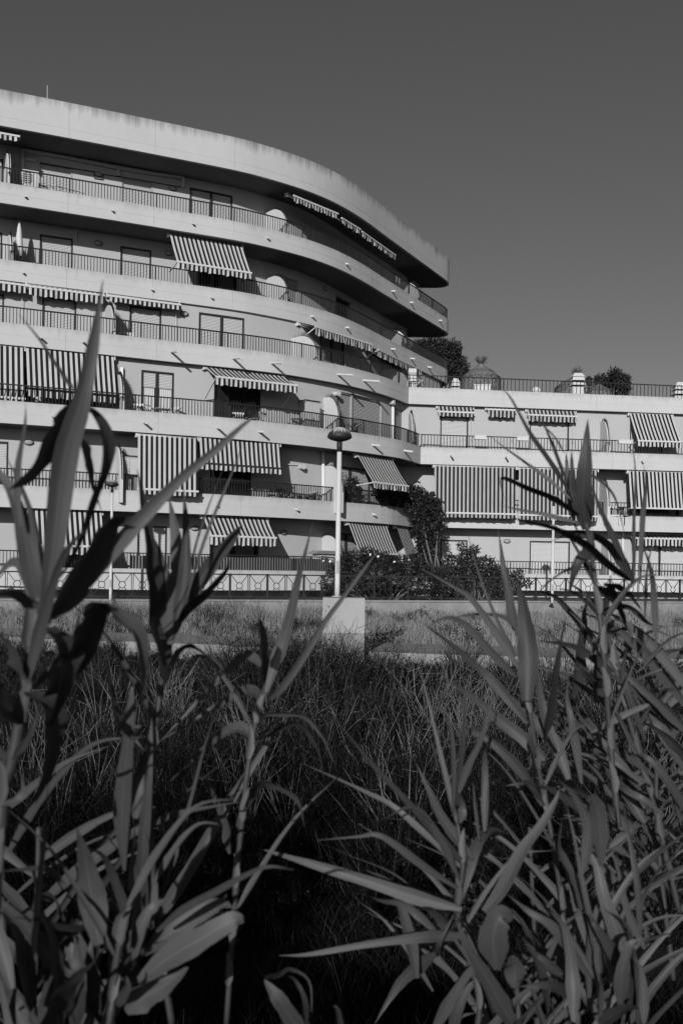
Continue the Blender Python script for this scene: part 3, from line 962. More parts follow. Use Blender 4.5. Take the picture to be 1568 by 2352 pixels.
awning('slanting striped awning at the right end of the wing, lower balcony', K2, -0.12, ZB[2] - 0.06, (1444, 1083), (1600, 1088), out=0.35, drop=1.72, val=0.0, mat='stripe')
awning('rolled-in striped awning over white shutters at the right end, ground floor', v0, 0.15, ZB[1] - 0.1, (1441, 1228), (1610, 1234), out=0.5, drop=0.15, val=0.36)

# ------------------------------------------------------------------ things on the balconies
def frame_at(c, x, y, off):
    s, _ = c.hit(x, y)
    return s, c.at(s, off, 0), c.nrm(s), c.tan(s)

def ac_unit(label, c, x, y, off, z, w=0.8, h=0.6, d=0.32):
    s, o, n, t = frame_at(c, x, y, off)
    up = Vector((0, 0, 1)); o.z = z
    root = empty('air_conditioner'); tag(root, label, 'air conditioner', 'air conditioners')
    mb = MB(); mb.box(o + up * h / 2, (w / 2, d / 2, h / 2), (t, n, up)); mb.build('casing', M['white'], root)
    mb = MB(); mb.tube([o + up * h / 2 + n * (d / 2 - 0.01) - t * 0.1, o + up * h / 2 + n * (d / 2 + 0.006) - t * 0.1], h * 0.38, 18); mb.build('fan_opening', M['hole'], root)
    mb = MB()
    for k in range(7):
        zz_ = h * (0.12 + 0.76 * k / 6)
        mb.box(o + up * zz_ + n * (d / 2 + 0.016) - t * 0.1, (h * 0.42, 0.006, 0.012), (t, n, up))
    for a in (-0.3, 0, 0.3):
        mb.box(o + up * h / 2 + n * (d / 2 + 0.02) + t * (a * h - 0.1), (0.012, 0.006, h * 0.42), (t, n, up))
    mb.build('grille', M['white'], root)
    return root
ac_unit('upper of two stacked white air conditioners on the top balcony at left', wU, 66, 400, 0.62, ZB[5] + SL + 0.86, 0.6, 0.62)
ac_unit('lower of two stacked white air conditioners on the top balcony at left', wU, 69, 415, 0.62, ZB[5] + SL + 0.12, 0.6, 0.7)
ac_unit('white air conditioner on the ground floor balcony left of the lamp post', w0, 718, 1270, 0.7, ZB[0] + SL + 0.55, 0.9, 0.65)
ac_unit('dark-mouthed air conditioner below the spiked partition, third balcony from the top', wU3, 284, 735, 0.35, ZB[3] + SL + 0.35, 0.6, 0.7)
ac_unit('air conditioner on the wing balcony floor right of the wide shutter', v2, 1345, 1000, 0.3, ZB[2] + SL + 0.05, 0.75, 0.55)
s, o, n, t = frame_at(w0, 718, 1270, 0.7)
mb = MB()
for k in range(4):
    mb.box(o + Vector((0, 0, ZB[0] + SL + 1.215 + 0.035 * k)) + t * 0.05 * (k % 2), (0.68 - 0.07 * k, 0.3, 0.016), (t, n, Vector((0, 0, 1))))
tag(mb.build('board_stack', M['wood']), 'small stack of grey boards lying on the ground floor air conditioner', 'boards')

def cabinet(label, c, x, y, off, z, w, d, h):
    s, o, n, t = frame_at(c, x, y, off); up = Vector((0, 0, 1)); o.z = z
    root = empty('cabinet'); tag(root, label, 'cabinet')
    mb = MB(); mb.box(o + up * h / 2, (w / 2, d / 2, h / 2), (t, n, up)); mb.build('carcass', M['trim'], root)
    for a in (-0.25, 0.25):
        mb = MB(); mb.box(o + up * h / 2 + n * (d / 2 + 0.008) + t * (a * w), (w * 0.235, 0.009, h * 0.46), (t, n, up))
        dd = mb.build('door', M['duct'], root)
        mb = MB(); mb.box(o + up * h * 0.55 + n * (d / 2 + 0.025) + t * (a * w * 0.25), (0.012, 0.01, 0.06), (t, n, up)); mb.build('handle', M['dark'], dd)
    mb = MB(); mb.box(o + up * (h + 0.02), (w / 2 + 0.03, d / 2 + 0.03, 0.02), (t, n, up)); mb.build('top', M['dark'], root)
cabinet('grey two-door cabinet against the wall right of the pulled-out awning', w2, 701, 920, 0.3, ZB[2] + SL, 0.75, 0.4, 1.62)
cabinet('pale cabinet beside a spiked partition, left of the tall striped blind', w1, 292, 1055, 0.35, ZB[1] + SL, 0.62, 0.4, 1.75)

def chair(label, c, x, y, off, z, rot=0.0, mat='plastic'):
    s, o, n, t = frame_at(c, x, y, off); up = Vector((0, 0, 1)); o.z = z
    a, b = t * math.cos(rot) + n * math.sin(rot), n * math.cos(rot) - t * math.sin(rot)
    root = empty('chair'); tag(root, label, 'chair', 'chairs on the balconies')
    mb = MB(); mb.box(o + up * 0.43, (0.23, 0.22, 0.018), (a, b, up)); mb.build('seat', M[mat], root)
    mb = MB()
    for k in range(5):
        mb.bar(o + a * (-0.18 + 0.09 * k) - b * 0.2 + up * 0.44, o + a * (-0.19 + 0.095 * k) - b * 0.28 + up * 0.84, 0.05, 0.015)
    mb.bar(o - a * 0.23 - b * 0.285 + up * 0.86, o + a * 0.23 - b * 0.285 + up * 0.86, 0.03, 0.07)
    mb.build('backrest', M[mat], root)
    for i in (-1, 1):
        for j in (-1, 1):
            mb = MB(); mb.bar(o + a * 0.2 * i + b * 0.18 * j + up * 0.42, o + a * 0.24 * i + b * 0.22 * j, 0.035); mb.build('leg', M[mat], root)
        mb = MB(); mb.bar(o + a * 0.24 * i - b * 0.22 + up * 0.64, o + a * 0.25 * i + b * 0.18 + up * 0.64, 0.04, 0.025)
        mb.bar(o + a * 0.25 * i + b * 0.17 + up * 0.64, o + a * 0.22 * i + b * 0.18 + up * 0.43, 0.03); mb.build('armrest', M[mat], root)
def table(label, c, x, y, off, z, w=0.9, d=0.6, h=0.72, mat='plastic'):
    s, o, n, t = frame_at(c, x, y, off); up = Vector((0, 0, 1)); o.z = z
    root = empty('table'); tag(root, label, 'table', 'tables on the balconies')
    mb = MB(); mb.box(o + up * h, (w / 2, d / 2, 0.018), (t, n, up)); mb.build('table_top', M[mat], root)
    for i in (-1, 1):
        for j in (-1, 1):
            mb = MB(); mb.bar(o + t * (w / 2 - 0.06) * i + n * (d / 2 - 0.06) * j + up * h, o + t * (w / 2 - 0.02) * i + n * (d / 2 - 0.03) * j, 0.04); mb.build('leg', M[mat], root)
f2, f4, f5, f1, f3 = ZB[2] + SL, ZB[4] + SL, ZB[5] + SL, ZB[1] + SL, ZB[3] + SL
chair('white plastic chair left of the curtained window', w2, 304, 925, 0.42, f2, 0.5)
chair('white plastic chair in front of the curtained window, its left half', w2, 345, 930, 0.42, f2, -0.6)
chair('white plastic chair in front of the curtained window, its right half', w2, 388, 935, 0.42, f2, 1.2)
table('white plastic table in front of the curtained window', w2, 366, 930, 0.5, f2, 0.6, 0.5)
chair('white chair in the dark doorway under the pulled-out awning, left one', w2, 541, 950, 0.42, f2, 0.2)
chair('white chair in the dark doorway under the pulled-out awning, right one', w2, 580, 955, 0.42, f2, 2.6)
chair('dark metal chair in front of the grey cabinet', w2, 664, 960, 0.45, f2, 0.8, 'dark')
table('low dark table beside the grey cabinet', w2, 712, 960, 0.48, f2, 0.9, 0.45, 0.45, 'wood')
chair('white chair just right of the partition, second balcony from the top', wU, 690, 690, 0.7, f4, 0.4)
table('white table between two chairs, second balcony from the top', wU, 712, 695, 0.8, f4, 0.9, 0.7)
chair('white chair right of the white table, second balcony from the top', wU, 733, 700, 0.7, f4, -0.5)
chair('white deckchair beneath the pale-framed window at the bend', wU, 790, 720, 0.9, f4, 1.3)
chair('dark chair half hidden by the partition on the top balcony', wU, 652, 520, 0.6, f5, 0.5, 'dark')
chair('dark chair at the left edge, second balcony from the top', wU, 68, 585, 0.7, f4, 0.3, 'dark')
chair('dark chair in the shade right of the lowered awning, second balcony from the top', wU, 600, 650, 0.8, f4, -0.3, 'dark')
chair('white chair on the balcony beneath the wing beside the slanting awning', v1, 1400, 1165, 0.5, ZB[1] + SL, 0.3)
chair('dark chair on the balcony beneath the wing beside the slanting awning', v1, 1425, 1165, 0.5, ZB[1] + SL, -0.4, 'dark')
chair('pale chair behind the railing left of the lamp post, fifth balcony from the top', w1, 708, 1130, 0.3, f1, 0.7, 'fabric')
chair('dark folded chair behind the railing under the half-hanging awning', w1, 625, 1120, 0.3, f1, 1.3, 'dark')

# folding clothes rack on the top balcony
s, o, n, t = frame_at(wU, 135, 420, 0.9); o.z = f5; up = Vector((0, 0, 1))
root = empty('clothes_rack'); tag(root, 'white folding clothes rack on the top balcony at left', 'clothes rack')
mb = MB()
for i in (-1, 1):
    mb.tube([o + t * -0.9 + n * 0.25 * i + up * 0.95, o + t * 0.9 + n * 0.25 * i + up * 0.78], 0.016, 6)
for k in range(7):
    u = -0.8 + 1.6 * k / 6
    mb.tube([o + t * u - n * 0.25 + up * (0.865 - 0.094 * u), o + t * u + n * 0.25 + up * (0.865 - 0.094 * u)], 0.01, 5)
mb.build('drying_frame', M['plastic'], root)
for i in (-1, 1):
    mb = MB(); mb.tube([o + t * -0.5 + n * 0.25 * i, o + t * 0.45 + n * 0.2 * i + up * 0.82], 0.016, 6); mb.tube([o + t * 0.5 + n * 0.25 * i, o + t * -0.45 + n * 0.2 * i + up * 0.9], 0.016, 6); mb.build('leg', M['plastic'], root)

# closed parasol on the second balcony from the top
s, o, n, t = frame_at(wU, 40, 560, 0.8); o.z = f4
root = empty('closed_parasol'); tag(root, 'closed white parasol at the left edge, second balcony from the top', 'parasol')
mb = MB(); mb.tube([o, o + up * 2.35], 0.022, 8); mb.build('pole', M['trim'], root)
mb = MB(); mb.smooth = True; mb.lathe(o, [(0.02, 2.3), (0.07, 2.1), (0.12, 1.7), (0.16, 1.2), (0.17, 0.95), (0.03, 0.92)], 14); mb.build('canopy', M['plastic'], root)
mb = MB(); mb.lathe(o, [(0.0, 0.0), (0.24, 0.0), (0.24, 0.06), (0.05, 0.1), (0.05, 0.25)], 16); mb.build('base', M['trim'], root)

# laundry sheets on the top railing near the rounded tip
for label, c, x, y, z, w in (('white cloth hung inside the top railing near the rounded tip', CU, 921, 656, ZB[5] + 0.35, 0.5), ('white cloth hung inside the second railing near the rounded tip', CU, 934, 800, ZB[4] + 0.35, 0.6)):
    s, o, n, t = frame_at(c, x, y, -0.3); o.z = z
    mb = MB()
    for i in range(12):
        u0, u1 = w * i / 12, w * (i + 1) / 12
        g = lambda u: n * 0.04 * math.sin(u * 14)
        mb.face([o + t * u0 + g(u0), o + t * u1 + g(u1), o + t * u1 + up * 1.15, o + t * u0 + up * 1.1])
    mb.smooth = True
    tag(mb.build('hung_cloth', M['plastic']), label, 'cloth')

# grey privacy screen tied behind the ground floor railing
cc = C1.offset(-0.16)
s0, _ = cc.hit(300, 1300); s1, _ = cc.hit(762, 1300)
mb = MB()
ss = np.arange(s0, s1, 0.12)
for a, b2 in zip(ss[:-1], ss[1:]):
    ra, rb = 0.008 * math.sin(a * 7), 0.008 * math.sin(b2 * 7)
    za = 0.5 + 0.012 * math.sin(a * 3.1)
    mb.face([cc.at(a, ra, ZB[0] + BH + 0.01), cc.at(b2, rb, ZB[0] + BH + 0.01), cc.at(b2, rb, ZB[0] + BH + za), cc.at(a, ra, ZB[0] + BH + za)])
tag(mb.build('privacy_screen', M['screen']), 'grey privacy screen tied behind the ground floor railing', 'screen')
# flower boxes hooked on the wing's railing
for x, y, lab in ((1051 - 35, 0, None),):
    pass
def flower_box(label, c, x, y, z, w=0.55):
    s, o, n, t = frame_at(c, x, y, 0.05); o.z = z
    root = empty('flower_box'); tag(root, label, 'flower box', 'flower boxes on the wing railing')
    mb = MB()
    for d, k in ((-0.09, 1), (0.09, 1)): mb.box(o + n * d + up * 0.09, (w / 2, 0.008, 0.09), (t, n, up))
    for d in (-1, 1): mb.box(o + t * d * (w / 2 - 0.008) + up * 0.09, (0.008, 0.082, 0.088), (t, n, up))
    mb.box(o + up * 0.01, (w / 2, 0.088, 0.008), (t, n, up)); mb.box(o + n * 0.09 + up * 0.185, (w / 2 + 0.015, 0.02, 0.012), (t, n, up))
    mb.build('trough', M['white'], root)
    mb = MB(); mb.box(o + up * 0.15, (w / 2 - 0.02, 0.078, 0.012), (t, n, up)); mb.build('soil', M['soil'], root)
zz2 = ZB[2] + BH + 0.42
flower_box('white flower box on the wing railing right of the first shutter', K2, 1101, 1005, zz2)
flower_box('white flower box on the wing railing left of the wide shutter', K2, 1198, 1007, zz2)
flower_box('grey flower box on the wing railing beside the slanting awning', K2, 1434, 1018, zz2, 0.7)

# ------------------------------------------------------------------ roof terrace of the wing
ZT = ZB[3] + SL
def chimney(label, x, Y, ztop, w, capn=2, base=True):
    p = pix(x, 880, Y); o = Vector((p.x, p.y, ZT))
    H = ztop - ZT
    root = empty('chimney'); tag(root, label, 'chimney', 'white louvred chimneys on the terrace')
    capH = 0.26 * capn + 0.2
    mb = MB(); mb.box(o + up * (H - capH) / 2, (w * 0.55, w * 0.55, (H - capH) / 2)); mb.build('shaft', M['fin'], root)
    mb = MB(); mb.box(o + up * (H - capH / 2), (w * 0.33, w * 0.33, capH / 2 - 0.05)); mb.build('flue', M['hole'], root)
    for k in range(capn):
        z = H - capH + 0.1 + 0.24 * k
        mb = MB()
        a0, a1 = w * (0.56 - 0.04 * k), w * (0.48 - 0.05 * k)
        lo = [o + Vector((sx * a0, sy * a0, z)) for sx, sy in ((-1, -1), (1, -1), (1, 1), (-1, 1))]
        hi = [o + Vector((sx * a1, sy * a1, z + 0.16)) for sx, sy in ((-1, -1), (1, -1), (1, 1), (-1, 1))]
        for i in range(4): mb.face([lo[i], lo[(i + 1) % 4], hi[(i + 1) % 4], hi[i]])
        mb.face(hi); mb.face(lo[::-1])
        mb.build('louvre', M['fin'], root)
    mb = MB()
    z = H - 0.2
    lo = [o + Vector((sx * w * 0.5, sy * w * 0.5, z)) for sx, sy in ((-1, -1), (1, -1), (1, 1), (-1, 1))]
    hi = [o + Vector((sx * w * 0.3, sy * w * 0.3, H)) for sx, sy in ((-1, -1), (1, -1), (1, 1), (-1, 1))]
    for i in range(4): mb.face([lo[i], lo[(i + 1) % 4], hi[(i + 1) % 4], hi[i]])
    mb.face(hi); mb.face(lo[::-1])
    mb.build('cap', M['fin'], root)
chimney('large white louvred chimney on the terrace in front of a thatched parasol', 1325, 50.0, pix(1325, 858, 50).z, 0.62, 2)
chimney('large white louvred chimney at the right edge of the terrace', 1561, 50.6, pix(1555, 879, 50.6).z, 0.7, 2)
chimney('small white chimney cap on the terrace beside the big thatched parasol', 1045, 48.6, pix(1045, 870, 48.6).z, 0.38, 2)
chimney('small white chimney cap on the terrace in front of the round tree', 1230, 49.4, pix(1230, 890, 49.4).z, 0.4, 2)
# striped white pier at the terrace corner
p = pix(946, 880, 47.7); o = Vector((p.x, p.y, ZT))
root = empty('terrace_pier'); tag(root, 'white ribbed pier where the terrace railing meets the curved block', 'pier')
mb = MB(); mb.box(o + up * 0.75, (0.15, 0.15, 0.75)); mb.build('core', M['trim'], root)
for k in range(6):
    mb = MB(); mb.box(o + up * (0.14 + 0.25 * k), (0.185, 0.185, 0.1)); mb.build('rib', M['fin'], root)
# planter on the terrace edge
p = pix(1106, 905, 47.9); o = Vector((p.x, p.y, ZT + 0.5))
root = empty('planter_box'); tag(root, 'white planter box on the terrace edge below the thatched parasol', 'planter')
mb = MB()
for d in (-1, 1):
    mb.box(o + Vector((0, 0.16 * d, 0.15)), (0.38, 0.015, 0.15)); mb.box(o + Vector((0.365 * d, 0, 0.15)), (0.015, 0.145, 0.148))
mb.box(o + Vector((0, -0.165, 0.3)), (0.41, 0.03, 0.025)); mb.build('trough', M['white'], root)
mb = MB(); mb.box(o + Vector((0, 0, 0.23)), (0.35, 0.14, 0.02)); mb.build('soil', M['soil'], root)
mb = MB(); mb.box(o + Vector((0, 0, -0.25)), (0.3, 0.12, 0.25)); mb.build('stand', M['trim'], root)
# terrace awning on the curved block's third-storey wall
awning('dark striped awning on the terrace against the curved block', wU3, 0.12, ZB[4] - 0.1, (950, 850), (1018, 878), out=0.9, drop=0.35, val=0.35)
# lantern on the terrace
p = pix(1351, 890, 48.7); o = Vector((p.x, p.y, ZT))
root = empty('lantern_post'); tag(root, 'short dark lantern post on the terrace right of the round tree', 'lantern')
mb = MB(); mb.tube([o, o + up * 1.05], 0.05, 8); mb.build('post', M['dark'], root)
mb = MB(); mb.lathe(o, [(0.0, 1.0), (0.12, 1.05), (0.15, 1.3), (0.2, 1.33), (0.06, 1.48), (0.0, 1.52)], 10); mb.build('lamp_head', M['dark'], root)

def thatch(label, x, Y, ytop, yeave, wpx, tuft=True, skirt=0.8, seed=1):
    r = np.random.default_rng(seed)
    top = pix(x, ytop, Y); eave = pix(x, yeave, Y)
    rad = wpx / F * Y / 2
    H = top.z - eave.z
    o = Vector((top.x, top.y, 0))
    root = empty('thatched_parasol'); tag(root, label, 'parasol', 'thatched parasols on the terrace')
    mb = MB(); mb.tube([o + up * ZT, o + up * (top.z + 0.05)], 0.06, 8); mb.build('pole', M['bark'], root)
    mb = MB(); mb.smooth = True
    mb.lathe(o + up * eave.z, [(rad * 0.97, -0.05), (rad * 0.93, 0.02), (rad * 0.62, H * 0.42), (rad * 0.3, H * 0.72), (0.1, H)], 24)
    mb.build('straw_core', M['bark'], root)
    n = 6500
    k = np.sqrt(r.random(n)); a = r.random(n) * 2 * math.pi
    prof_r = np.array([0.08, 0.3 * rad, 0.62 * rad, 0.93 * rad, rad]); prof_t = np.array([0, .3, .6, .93, 1.0]); prof_z = np.array([H, H * .72, H * .42, 0.02, -.05])
    k0 = k * 0.95; k1 = np.minimum(1.0, k0 + 0.25)
    def pt(kk, ex):
        rr = np.interp(kk, prof_t, prof_r) + ex; zz_ = np.interp(kk, prof_t, prof_z) + eave.z + 0.02
        return np.c_[o.x + rr * np.cos(a), o.y + rr * np.sin(a), zz_]
    p0, p1 = pt(k0, 0.0), pt(k1, 0.03)
    drop = np.where(k0 > 0.72, r.random(n) * skirt, 0.0)
    p1[:, 2] -= drop
    w = 0.02 + 0.02 * r.random(n)
    tw = np.c_[-np.sin(a), np.cos(a), np.zeros(n)] * w[:, None]
    quads_obj('straw', np.stack([p0 - tw, p0 + tw, p1 + tw, p1 - tw], 1), M['thatch'], root)['kind'] = 'stuff'
    if tuft:
        n = 260
        a = r.random(n) * 2 * math.pi; sp = r.random(n)
        p0 = np.c_[np.full(n, o.x), np.full(n, o.y), np.full(n, top.z - 0.05)]
        p1 = np.c_[o.x + np.cos(a) * sp * 0.4, o.y + np.sin(a) * sp * 0.4, top.z + 0.25 + 0.3 * r.random(n) - 0.2 * sp]
        tw = np.c_[-np.sin(a), np.cos(a), np.zeros(n)] * 0.012
        quads_obj('tuft', np.stack([p0 - tw, p0 + tw, p1 + tw, p1 - tw], 1), M['thatch'], root)['kind'] = 'stuff'
thatch('big thatched parasol with a straw tuft on the terrace', 1104, 50.5, 836, 868, 90, seed=1)
thatch('thatched parasol half hidden behind the large chimney', 1324, 53.0, 862, 890, 98, seed=2, skirt=1.2)
thatch('low thatched parasol between the round tree and the lantern', 1335 + 40, 52.0, 884, 900, 60, tuft=False, seed=3, skirt=1.0)

# ------------------------------------------------------------------ ground
FD = Vector((math.cos(R(19.2)), math.sin(R(19.2)), 0))     # run of the promenade fence
F0 = Vector((-8.0, 34.8, 0))
FN = Vector((FD.y, -FD.x, 0))                              # towards the camera
def fence_pt(k, off=0, z=0): return F0 + FD * k + FN * off + Vector((0, 0, z))
def path_back(X): return np.where(X < 4, 23.6 - 0.27 * X, 22.5)
def path_front(X): return path_back(X) - 2.7
def ground_z(X, Y):
    X = np.asarray(X, float); Y = np.asarray(Y, float)
    d = (X - F0.x) * FN.x + (Y - F0.y) * FN.y              # distance in front of the fence
    pb, pf = path_back(X), path_front(X)
    z = np.where(d < -0.1, 0.0, -0.62)
    near = (Y < pb)
    z = np.where(near & (d > 0), -0.62, z)
    t = pf - Y
    zs = np.array([-0.85, -1.4, -2.4, -2.95, -3.0, -2.4, -1.2, -0.5, -0.35, -0.3])
    ts = np.array([0, 1.5, 5.0, 8.5, 11.5, 14.0, 17.2, 19.5, 22.0, 60])
    z = np.where(t > 0, np.interp(t, ts, zs), z)
    bump = 0.10 * np.sin(X * 1.3 + Y * 0.7) * np.sin(Y * 0.9 - X * 0.4) + 0.05 * np.sin(X * 3.1) * np.sin(Y * 2.7)
    z = z + np.where(t > 0.6, bump, np.where((t < -3.0) & (d > 0.6), bump * 0.6, 0))
    return z
xs = np.r_[-1500, -400, -120, -60, np.arange(-32, 32.1, 0.5), 60, 120, 400, 1500]
ys = np.r_[-400, -100, -30, np.arange(-10, 50, 0.25), 60, 120, 400, 1500, 3000]
XX, YY = np.meshgrid(xs, ys)
ZZ = ground_z(XX, YY)
ZZ = np.where(YY > 51, 0.0, ZZ)
me = bpy.data.meshes.new('ground')
nx, ny = len(xs), len(ys)
idx = np.arange(nx * ny).reshape(ny, nx)
fc = np.stack([idx[:-1, :-1], idx[:-1, 1:], idx[1:, 1:], idx[1:, :-1]], -1).reshape(-1, 4)
me.from_pydata(np.stack([XX, YY, ZZ], -1).reshape(-1, 3).tolist(), [], fc.tolist())
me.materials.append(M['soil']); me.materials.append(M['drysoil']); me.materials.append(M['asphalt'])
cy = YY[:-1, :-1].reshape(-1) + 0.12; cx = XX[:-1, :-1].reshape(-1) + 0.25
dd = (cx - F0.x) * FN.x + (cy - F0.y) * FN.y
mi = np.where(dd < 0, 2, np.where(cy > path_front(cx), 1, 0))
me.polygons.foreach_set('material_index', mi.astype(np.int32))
me.polygons.foreach_set('use_smooth', [True] * len(me.polygons))
g = link('ground', me); g['kind'] = 'structure'

# low retaining wall under the fence, in cast lengths
mb0 = empty('retaining_wall'); tag(mb0, 'low weathered concrete wall carrying the promenade fence', 'wall')
k = -14.0
while k < 36:
    L = 3.2
    mb = MB(); mb.box(fence_pt(k + L / 2, 0.05, -0.33), (L / 2 - 0.008, 0.22, 0.345), (FD, FN, up)); mb.build('wall_block', M['concrete2'], mb0)
    mb = MB(); mb.box(fence_pt(k + L / 2, 0.06, 0.04), (L / 2 - 0.006, 0.26, 0.03), (FD, FN, up)); mb.build('coping', M['concrete2'], mb0)
    k += L
# concrete service path along the channel: slabs with a kerb face
pth = empty('path'); pth['kind'] = 'structure'
X = -24.0
while X < 24:
    a, b2 = X, X + 2.4
    mb = MB()
    za, zb_ = -0.43, -1.3
    q = [(a + 0.01, float(path_front(a)), 0), (b2 - 0.01, float(path_front(b2)), 0), (b2 - 0.01, float(path_back(b2)), 0), (a + 0.01, float(path_back(a)), 0)]
    prism(mb, [(p[0], p[1]) for p in q], zb_, za + 0.02 * random.uniform(-1, 1))
    mb.build('path_slab', M['concrete2'], pth)
    X = b2
# ------------------------------------------------------------------ promenade fence
fen = empty('promenade_fence'); tag(fen, 'dark iron promenade fence of crossed bars and rings', 'fence')
BAY = 1.40
def mesh_bar(name, pts, w, mat=M['fence']):
    mb = MB()
    for a, b2 in pts: mb.bar(a, b2, w)
    return mb.mesh(name, mat)
ZF0, ZF1 = 0.16, 0.98
m_post = mesh_bar('post', [((0, 0, 0.05), (0, 0, 1.02))], 0.062)
m_rail = mesh_bar('top_rail', [((0, 0, ZF1), (BAY, 0, ZF1))], 0.048)
m_rail2 = mesh_bar('bottom_rail', [((0, 0, ZF0), (BAY, 0, ZF0))], 0.038)
m_thin = mesh_bar('upright', [((0, 0, ZF0), (0, 0, ZF1))], 0.023)
hw, zc_ = BAY / 4 - 0.03, (ZF0 + ZF1) / 2
rr = 0.115
mb = MB()
pts = [Vector((rr * math.cos(a), 0, zc_ + rr * math.sin(a))) for a in np.linspace(0, 2 * math.pi, 19)]
mb.tube(pts, 0.014, 5, cap=False)
m_ring = mb.mesh('ring', M['fence'])
dg = []
for sx in (-1, 1):
    for sz in (-1, 1):
        c_ = Vector((sx * hw, 0, zc_ + sz * (ZF1 - zc_)))
        e_ = Vector((0, 0, zc_)); u_ = (c_ - e_).normalized()
        dg.append((e_ + u_ * rr, c_))
m_diag = [mesh_bar('diagonal_bar', [d_], 0.022) for d_ in dg]
rotf = (0, 0, R(19.2))
k = -8.4 - BAY * 3
while k < 31:
    for nm, mm, dx in (('post', m_post, 0), ('top_rail', m_rail, 0), ('bottom_rail', m_rail2, 0)):
        o = link(nm, mm, fen); o.location = fence_pt(k + dx, 0, 0); o.rotation_euler = rotf
    for h in (0.25, 0.75):
        for nm, mm in [('ring', m_ring)] + [('diagonal_bar', d_) for d_ in m_diag]:
            o = link(nm, mm, fen); o.location = fence_pt(k + BAY * h, 0, 0); o.rotation_euler = rotf
        for sx in (-1, 1):
            o = link('upright', m_thin, fen); o.location = fence_pt(k + BAY * h + sx * hw, 0, 0); o.rotation_euler = rotf
    k += BAY

# ------------------------------------------------------------------ street lamps
def lamp(label, x, ybase, ytop, Y, zbase, dome, pole_r):
    p = pix(x, ybase, Y)
    o = Vector((p.x, p.y, zbase))
    ztop = pix(x, ytop, Y).z - zbase
    root = empty('street_lamp'); tag(root, label, 'street lamp', 'mushroom street lamps')
    rd = dome / 2
    H = ztop
    mb = MB(); mb.smooth = True
    mb.tube([o, o + up * 0.3, o + up * (H - rd * 2.0)], [pole_r * 1.12, pole_r * 1.1, pole_r], 14); mb.build('pole', M['white'], root)
    mb = MB(); mb.lathe(o, [(0, 0.004), (pole_r * 2.2, 0.004), (pole_r * 2.2, 0.03), (0, 0.03)], 14); mb.build('base_plate', M['trim'], root)
    mb = MB(); mb.box(o + Vector((0, -pole_r * 1.08, 0.62)), (pole_r * .55, 0.012, 0.13)); mb.build('access_door', M['trim'], root)
    for a_ in (.8, 2.4, 3.9, 5.5):
        mb = MB(); mb.tube([o + Vector((pole_r * 1.8 * math.cos(a_), pole_r * 1.8 * math.sin(a_), .03)), o + Vector((pole_r * 1.8 * math.cos(a_), pole_r * 1.8 * math.sin(a_), .06))], .012, 6); mb.build('bolt', M['dark'], root)
    mb = MB(); mb.smooth = True
    mb.tube([o + up * (H - rd * 2.0), o + up * (H - rd * 1.0)], [pole_r * 1.15] * 2, 12); mb.build('neck', M['dark'], root)
    mb = MB(); mb.smooth = True
    b0 = H - rd * 0.78
    mb.lathe(o + up * b0, [(0.0, rd * .78), (rd * .3, rd * .75), (rd * .58, rd * .64), (rd * .82, rd * .42), (rd * .95, rd * .18), (rd * 0.99, 0.04 * rd)], 28)
    mb.build('lamp_shade', M['shade'], root)
    mb = MB(); mb.smooth = True
    mb.lathe(o + up * b0, [(rd * 0.99, 0.04 * rd), (rd * 1.0, 0), (rd * 0.98, -0.08 * rd), (rd * 0.78, -0.22 * rd), (rd * 0.4, -0.34 * rd), (0, -0.38 * rd)], 28)
    mb.build('lamp_bowl', M['dark'], root)
YL = 20.4
zblk = pix(790, 1372, YL).z
lamp('tall white street lamp with a streaked dome, standing on a concrete block', 774, 1372, 981, YL, zblk, 57 / F * YL, 0.049)
lamp('small street lamp half hidden by the left reeds, by the fence', 254, 1381, 1102, 34.2, 0.0, 0.44, 0.045)
lamp('small street lamp behind the right reeds, by the fence', 1267, 1388, 1136, 39.7, 0.0, 0.46, 0.05)
# its block
pb_ = pix(789.5, 1372, YL)
blk = empty('lamp_plinth'); tag(blk, 'stained concrete block under the tall street lamp', 'block')
hb = 95 / F * YL / 2
mb = MB(); mb.box((pb_.x, YL + 0.05, zblk - 0.36), (hb, hb * 0.9, 0.355)); o = mb.build('block', M['concrete'], blk)
mb = MB(); mb.box((pb_.x, YL + 0.05, zblk - 1.2), (hb * 0.995, hb * 0.92, 0.48)); mb.build('footing', M['concrete2'], blk)

# ------------------------------------------------------------------ shrubs and trees
def leaf_cloud(name, clumps, n, ll, lw, mat, parent, seed=0, shell=0.55, up_bias=0.0, flat=1.0):
    """clumps: (centre Vector, radius); leaves as small diamonds spread through the clumps"""
    r = np.random.default_rng(seed)
    vol = np.array([c[1] ** 2 for c in clumps]); vol = vol / vol.sum()
    ci = r.choice(len(clumps), n, p=vol)
    C = np.array([list(c[0]) for c in clumps])[ci]; RR = np.array([c[1] for c in clumps])[ci]
    d = r.normal(size=(n, 3)); d /= np.linalg.norm(d, axis=1)[:, None]
    rad = shell + (1.08 - shell) * r.random(n) ** 0.8
    rad *= 1 + 0.16 * np.sin(d[:, 0] * 7 + ci) * np.sin(d[:, 2] * 9 + ci * 2)
    P = C + d * (RR * rad)[:, None] * np.array([1, 1, flat])
    t = d * 0.6 + r.normal(size=(n, 3)) * 0.7; t[:, 2] += up_bias
    t /= np.linalg.norm(t, axis=1)[:, None]
    s = np.cross(t, r.normal(size=(n, 3))); s /= np.linalg.norm(s, axis=1)[:, None]
    L = ll * (0.6 + 0.8 * r.random(n))[:, None]; W = lw * (0.6 + 0.8 * r.random(n))[:, None]
    q = np.stack([P, P + t * L * 0.45 + s * W * 0.5, P + t * L, P + t * L * 0.45 - s * W * 0.5], 1)
    o = quads_obj(name, q, mat, parent)
    return o

